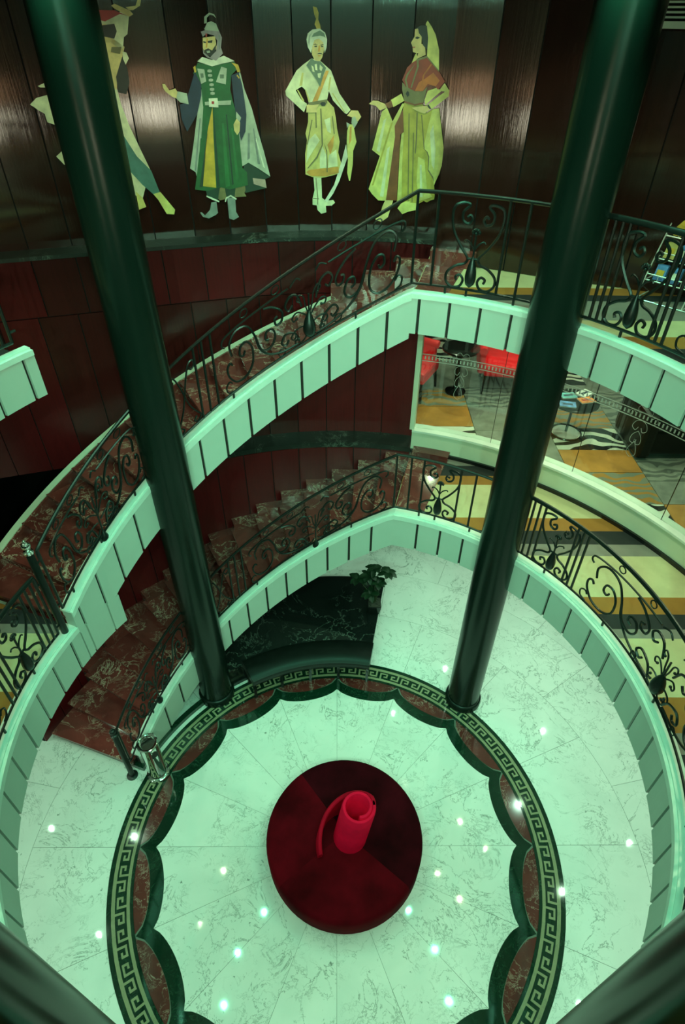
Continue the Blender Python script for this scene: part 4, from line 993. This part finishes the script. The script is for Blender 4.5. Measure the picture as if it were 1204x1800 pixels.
def figure(key, name, label):
    sh = FIGS[key]
    ss = [v for s_ in sh for v in s_[3][0::2]]
    sm = (min(ss)+max(ss))/2
    loc = (*wpath(sm, 4.117, 0.03), min(v for s_ in sh for v in s_[3][1::2]))
    t = thing(name, loc, label, 'wall painting', 'painted costume figures on the wood wall')
    for part, colr, lay, fl in sh:
        bm = bmesh.new()
        vs = [bm.verts.new((fl[i], fl[i+1], 0)) for i in range(0, len(fl), 2)]
        try: bm.faces.new(vs)
        except Exception: bm.free(); continue
        s0, s1 = min(fl[0::2]), max(fl[0::2])
        k = math.floor(s0/0.07)*0.07
        while k < s1:
            bmesh.ops.bisect_plane(bm, geom=bm.verts[:]+bm.edges[:]+bm.faces[:], plane_co=(k,0,0), plane_no=(1,0,0)); k += 0.07
        bmesh.ops.triangulate(bm, faces=bm.faces[:])
        g_ = bmesh.ops.extrude_face_region(bm, geom=bm.faces[:])
        for v in g_['geom']:
            if isinstance(v, bmesh.types.BMVert): v.co.z = 1
        o0 = 0.0430 + 0.0022*lay; o1 = o0+0.0022
        for v in bm.verts:
            s, z = v.co.x, v.co.y
            q = wpath(s, 4.117, o1 if v.co.z > 0.5 else o0); v.co = (q[0], q[1], z)
        bmesh.ops.recalc_face_normals(bm, faces=bm.faces[:])
        me = bpy.data.meshes.new(part); bm.to_mesh(me); bm.free()
        ob = bpy.data.objects.new(part, me); COL.objects.link(ob); me.materials.append(M('paint_'+colr))
        ob.parent = t; ob.location = -Vector(loc)
    return t
figure('f1', 'painted_dancer', 'painted dancing figure with raised scarf half hidden behind the left column')
figure('f2', 'painted_warrior', 'painted bearded warrior in green robe and pale cloak')
figure('f3', 'painted_prince', 'painted prince in white turban with feather and curved sword')
figure('f4', 'painted_lady', 'painted lady in yellow gown with dark red bodice and veil')

# ---------- lounge furniture behind the glass
def wing_chair(x, y, rz, label):
    t = thing('wing_chair', (x, y, Z2), label, 'armchair', 'red armchairs in the lounge')
    ca, sa = math.cos(R_(rz)), math.sin(R_(rz))
    def tr(mb):
        mb.v = [(x+1.12*(px_*ca-py_*sa), y+1.12*(px_*sa+py_*ca), Z2+1.08*pz_) for px_, py_, pz_ in mb.v]; return mb
    # local: front is -y
    tr(MB().box(-0.27,0.27,-0.27,0.22,0.26,0.42)).build('seat', 'chair_red', t, bevel=0.035)
    tr(MB().hexa([(-0.28,0.16,0.30),(0.28,0.16,0.30),(0.28,0.28,0.30),(-0.28,0.28,0.30)],[(-0.27,0.26,1.12),(0.27,0.26,1.12),(0.27,0.36,1.12),(-0.27,0.36,1.12)])).build('backrest', 'chair_red', t, bevel=0.03)
    for s in (-1, 1):
        a, b_ = (0.26*s, 0.345*s)
        a, b_ = min(a,b_), max(a,b_)
        arm_ = tr(MB().box(a,b_,-0.20,0.24,0.26,0.60)).build('arm', 'chair_red', t, bevel=0.03)
        tr(MB().tube([(0.305*s,-0.22,0.585),(0.305*s,0.20,0.60)], 0.052, 10)).build('arm_roll', 'chair_red', arm_, True)
        tr(MB().hexa([(a,0.06,0.60),(b_,0.06,0.60),(b_,0.28,0.60),(a,0.28,0.60)],[(a,0.14,1.05),(b_,0.14,1.05),(b_,0.34,1.08),(a,0.34,1.08)])).build('wing', 'chair_red', t, bevel=0.025)
        for yy in (-0.22, 0.2):
            tr(MB().tube([(0.24*s,yy,0.27),(0.255*s,yy-0.02 if yy<0 else yy+0.02,0.12),(0.26*s,yy-0.03 if yy<0 else yy+0.04,0.0)], [0.030,0.020,0.016], 7)).build('leg', 'black_gloss', t, True)
    return t
wing_chair(1.02, 5.30, 62, 'red wing armchair at the left end of the lounge window')
wing_chair(2.38, 5.45, -8, 'red wing armchair beside the column in the lounge')
t = thing('pedestal_table', (1.68,5.27,Z2), 'round black pedestal table between the red armchairs', 'table')
MB().lathe(1.68,5.27,[(0.15,Z2),(0.15,Z2+0.02),(0.05,Z2+0.06),(0.03,Z2+0.10)],24).build('base','black_gloss',t,True)
MB().lathe(1.68,5.27,[(0.032,Z2+0.08),(0.032,Z2+0.66)],14).build('pole','black_gloss',t,True)
MB().lathe(1.68,5.27,[(0.255,Z2+0.655),(0.265,Z2+0.665),(0.265,Z2+0.685),(0.255,Z2+0.69)],32).build('table_top','black_gloss',t,True)
tx_, ty_ = 3.00, 4.16
t = thing('side_table', (tx_,ty_,Z2), 'low round black table with magazines behind the glass', 'table')
MB().lathe(tx_,ty_,[(0.30,Z2+0.465),(0.31,Z2+0.475),(0.31,Z2+0.492),(0.30,Z2+0.497)],36).build('table_top','black_gloss',t,True)
MB().lathe(tx_,ty_,[(0.018,Z2+0.03),(0.018,Z2+0.466)],12).build('pole','black_gloss',t,True)
MB().lathe(tx_,ty_,[(0.17,Z2),(0.17,Z2+0.018),(0.03,Z2+0.03)],28).build('base','steel_wire',t,True)
MB().tube([(tx_+0.2*math.cos(k*math.pi/12),ty_+0.2*math.sin(k*math.pi/12),Z2+0.012) for k in range(25)],0.012,6,False).build('foot_ring','black_gloss',t,True)
plain('cover_orange',(0.75,0.22,0.06),0.35,vary=0.5,vscale=14); plain('cover_blue',(0.10,0.25,0.55),0.35,vary=0.6,vscale=14); plain('cover_white',(0.7,0.75,0.72),0.35,vary=0.4,vscale=14); plain('cover_teal',(0.15,0.45,0.5),0.35,vary=0.5,vscale=14)
plain('paper',(0.8,0.82,0.78),0.6,vary=0)
for (dx,dy,rz,mt,lb,zz) in ((0.14,-0.02,15,'cover_orange','orange magazine lying at the right of the low black table',0),(-0.13,-0.13,-12,'cover_blue','blue magazine at the near edge of the low black table',0),
                         (-0.06,0.10,8,'cover_teal','pale teal magazine at the back of the low black table',0),(0.17,0.16,35,'cover_white','white patterned magazine at the far edge of the low black table',0)):
    t = thing('magazine', (tx_+dx,ty_+dy,Z2+0.497), lb, 'magazine', 'magazines on the low lounge table')
    ca, sa = math.cos(R_(rz)), math.sin(R_(rz))
    def q4(w_,h_,z): return [(tx_+dx+a_*ca-b_*sa, ty_+dy+a_*sa+b_*ca, Z2+0.497+z) for a_,b_ in ((-w_,-h_),(w_,-h_),(w_,h_),(-w_,h_))]
    MB().hexa(q4(0.098,0.068,0.0), q4(0.098,0.068,0.010)).build('pages','paper',t)
    cov_ = MB().hexa(q4(0.10,0.07,0.010), q4(0.10,0.07,0.013)).build('cover',mt,t)
    MB().hexa(q4(0.06,0.018,0.013), q4(0.06,0.018,0.0145)).build('cover_picture','paint_red' if mt=='cover_orange' else 'paint_navy',cov_)
t = thing('lounge_armchair', (4.15,3.80,Z2), 'bulky black leather armchair behind the right of the glass', 'armchair')
MB().box(3.72,4.62,3.56,4.25,Z2+0.06,Z2+0.42).build('seat','leather',t,bevel=0.05)
MB().box(3.68,3.86,3.52,4.30,Z2+0.02,Z2+0.62).build('arm','leather',t,bevel=0.05)
MB().box(4.50,4.68,3.52,4.30,Z2+0.02,Z2+0.62).build('arm','leather',t,bevel=0.05)
MB().box(3.70,4.66,4.18,4.38,Z2+0.02,Z2+0.85).build('backrest','leather',t,bevel=0.06)

# ---------- wire display rack on the upper landing
t = thing('display_rack', (2.95,2.55,Z3), 'white wire display rack standing behind the upper railing', 'rack')
def K(wd, dp, h): return (2.57+0.68*wd+0.73*dp, 2.57-0.73*wd+0.68*dp, Z3+h)
def wr_(pts, nm='wire', r=0.0055): MB().tube([K(*p) for p in pts], r, 5).build(nm, 'steel_wire', t, True)
RW_ = 0.80
def dpf(h): return 0.02+0.36*(h/0.85)
for wd in (0, RW_/2, RW_):
    wr_([(wd,0.0,0.008),(wd,0.02,0.06),(wd,dpf(0.85),0.85)], 'upright')
    wr_([(wd,0.42,0.008),(wd,dpf(0.85)+0.03,0.85)], 'upright')
    wr_([(wd,0.0,0.008),(wd,0.42,0.008)], 'foot_wire')
wr_([(0,0.0,0.008),(RW_,0.0,0.008)], 'foot_wire'); wr_([(0,0.42,0.008),(RW_,0.42,0.008)], 'foot_wire')
for k in range(5):
    h = 0.15+0.165*k; d0 = dpf(h); d1 = 0.42
    for dd, hh in ((d0,h),(d0,h+0.05),(d1,h)): wr_([(0,dd,hh),(RW_,dd,hh)], 'shelf_wire')
    for wd in (0, RW_): wr_([(wd,d0,h),(wd,d1,h)], 'shelf_wire')
    for i in range(1,8):
        wd = RW_*i/8; wr_([(wd,d0,h+0.05),(wd,d0,h),(wd,d1,h)], 'shelf_wire', 0.003)
cols3 = ['cover_blue','paint_gold','cover_blue','paint_khaki','cover_teal','cover_blue','paint_gold']
nm_c = {'cover_blue':'blue','paint_gold':'golden','paint_khaki':'khaki','cover_teal':'teal'}
tier = ['lowest','second','third','fourth']
place = ['leftmost','second from left','third from left','fourth from left','fifth from left','sixth from left']
for k in range(4):
    for i in range(6):
        c = cols3[(i*2+k*3) % 7]
        w0 = 0.045+i*0.122; h = 0.156+0.165*k; d0 = dpf(h)+0.025
        p_ = thing('gift_packet', K(w0+0.045,d0+0.03,h), '%s packet, %s on the %s tier of the wire rack' % (nm_c[c], place[i], tier[k]), 'packet', 'packets on the wire rack')
        def q_(wa, wb, da, db, hh): return [K(wa,da,hh),K(wb,da,hh),K(wb,db,hh),K(wa,db,hh)]
        bx_ = MB().hexa(q_(w0,w0+0.09,d0,d0+0.045,h), q_(w0,w0+0.09,d0+0.035,d0+0.075,h+0.115)).build('box', c, p_)
        MB().hexa(q_(w0+0.015,w0+0.075,d0+0.005,d0+0.014,h+0.03), q_(w0+0.015,w0+0.075,d0+0.020,d0+0.03,h+0.08)).build('label_patch', 'paint_white' if i%2 else 'paint_gold', p_)

# ---------- ventilation grille at the ceiling, top right
t = thing('vent_grille', P(50,3.7,7.0), 'white louvred ventilation grille at the top right', 'grille')
def ga(a, o, z): return P(a, 3.60-o, z)
for nm, z0, z1, o0, o1 in [('frame',6.885,6.925,-0.02,0.05),('frame',7.16,7.20,-0.02,0.05)] + [('slat',6.94+0.027*k,6.952+0.027*k,0.0,0.04) for k in range(8)]:
    MB().sector(3.60-o1, 3.60-o0, 40, 54.2, z0, z1, 8).build(nm, 'cap_paint', t)
MB().sector(3.615, 3.64, 40, 54.2, 6.89, 7.2, 8).build('backing', 'gap_dark', t)
MB().sector(3.55, 3.64, 40, 54.2, 7.2, ZC-0.002, 8).build('housing', 'cap_paint', t)

# ================================================================== LAMPS
def downlight(x, y, z, label, group, power, color, size=0.016, spot=None, soft=0.014):
    t = thing('downlight', (x, y, z), label, 'lamp', group)
    MB().lathe(x, y, [(size+0.022,z-0.001),(size+0.022,z-0.008),(size+0.004,z-0.012),(size,z-0.004)], 18).build('trim_ring', 'chrome', t, True)
    MB().lathe(x, y, [(size*0.95,z-0.0035),(size*0.9,z-0.006)], 16).build('lens', 'lamp_lens', t, True)
    if power:
        ld = bpy.data.lights.new('lamp', 'SPOT' if spot else 'POINT'); ld.energy = power; ld.color = color; ld.shadow_soft_size = soft
        if spot: ld.spot_size = R_(spot); ld.spot_blend = 0.7
        lo = bpy.data.objects.new('lamp', ld); COL.objects.link(lo); lo.parent = t; lo.location = (0, 0, -0.09)
    return t
for k in range(16):
    a = 22.5*k+1.2
    downlight(*P(a,2.12)[:2], ZC, 'ceiling downlight in the ring over the stairwell', 'downlights over the stairwell', P_ATRIUM, TINT, spot=120)
for k in range(16):
    a = 5+22.5*k
    if 80 < a < 160: continue
    downlight(*P(a,3.08)[:2], 2.26, 'downlight under the middle balcony', 'downlights under the middle balcony', P_LOBBY, TINT_LOBBY, size=0.014, spot=150)
for k in range(14):
    a = 12+25.7*k
    if 85 < a < 160: continue
    downlight(*P(a,4.30)[:2], 2.26, 'downlight above the outer lobby floor', 'downlights over the outer lobby floor', P_LOBBY*(2.8 if 35 < a < 90 else 1.5), TINT_LOBBY, size=0.014, spot=150)
for x, y in ((1.5,4.6),(2.4,4.9),(3.2,4.2),(2.9,3.2),(4.0,3.2),(4.4,4.4),(3.6,5.6),(1.6,5.9)):
    downlight(x, y, 4.80, 'downlight in the lounge ceiling', 'downlights of the lounge', P_LOUNGE, TINT_WARM, size=0.014, spot=140)
for a in (66,55,44,33,20,5,-12,-30,-150,-170,-190):
    downlight(*P(a,3.2)[:2], 4.80, 'downlight under the upper balcony', 'downlights under the upper balcony', P_STAIR, TINT_WARM, size=0.014, spot=105)
for a in (70,58,46,34,22,8,-8,-172,-188,-204):
    downlight(*P(a,3.1)[:2], ZC, 'ceiling downlight above the upper balcony', 'downlights over the upper balcony', P_UPPER, TINT_WARM, size=0.014, spot=95)
for a, lb in ((-68,'first'),(-82,'second'),(-98,'third'),(-112,'fourth')):  # unseen spots added to brighten the back balcony edges
    x, y, _ = P(a, 3.6)
    t = thing('fill_spotlight', (x,y,ZC), 'added tilted ceiling spotlight, %s from the right, above the near side of the upper deck' % lb, 'lamp', 'added fill spotlights above the near side')
    MB().lathe(x, y, [(0.05,ZC-0.001),(0.05,ZC-0.02),(0.012,ZC-0.03),(0.012,ZC-0.05)], 16).build('stem', 'chrome', t, True)
    aim = (Vector((x*0.5, 2.6, 3.0)) - Vector((x, y, ZC-0.07))).normalized(); c0 = Vector((x, y, ZC-0.07))
    hd = MB().tube([tuple(c0-aim*0.07), tuple(c0+aim*0.07)], [0.035,0.045], 14).build('head', 'black_gloss', t, True)
    MB().tube([tuple(c0+aim*0.066), tuple(c0+aim*0.072)], 0.030, 14).build('lens', 'lamp_lens', hd, True)
    ld = bpy.data.lights.new('lamp', 'SPOT'); ld.energy = P_FILL; ld.color = TINT_FILL; ld.shadow_soft_size = 0.03; ld.spot_size = R_(78); ld.spot_blend = 0.9
    lo = bpy.data.objects.new('lamp', ld); COL.objects.link(lo); lo.parent = t; lo.location = Vector((0,0,-0.07)) + aim*0.10
    lo.rotation_euler = aim.to_track_quat('-Z', 'Y').to_euler()
for a in (82,92,102,112,124,138,152):
    downlight(*P(a,3.35)[:2], ZC, 'ceiling downlight washing the painted wall', 'downlights along the painted wall', P_WASH, TINT_WARM, size=0.014, spot=130)
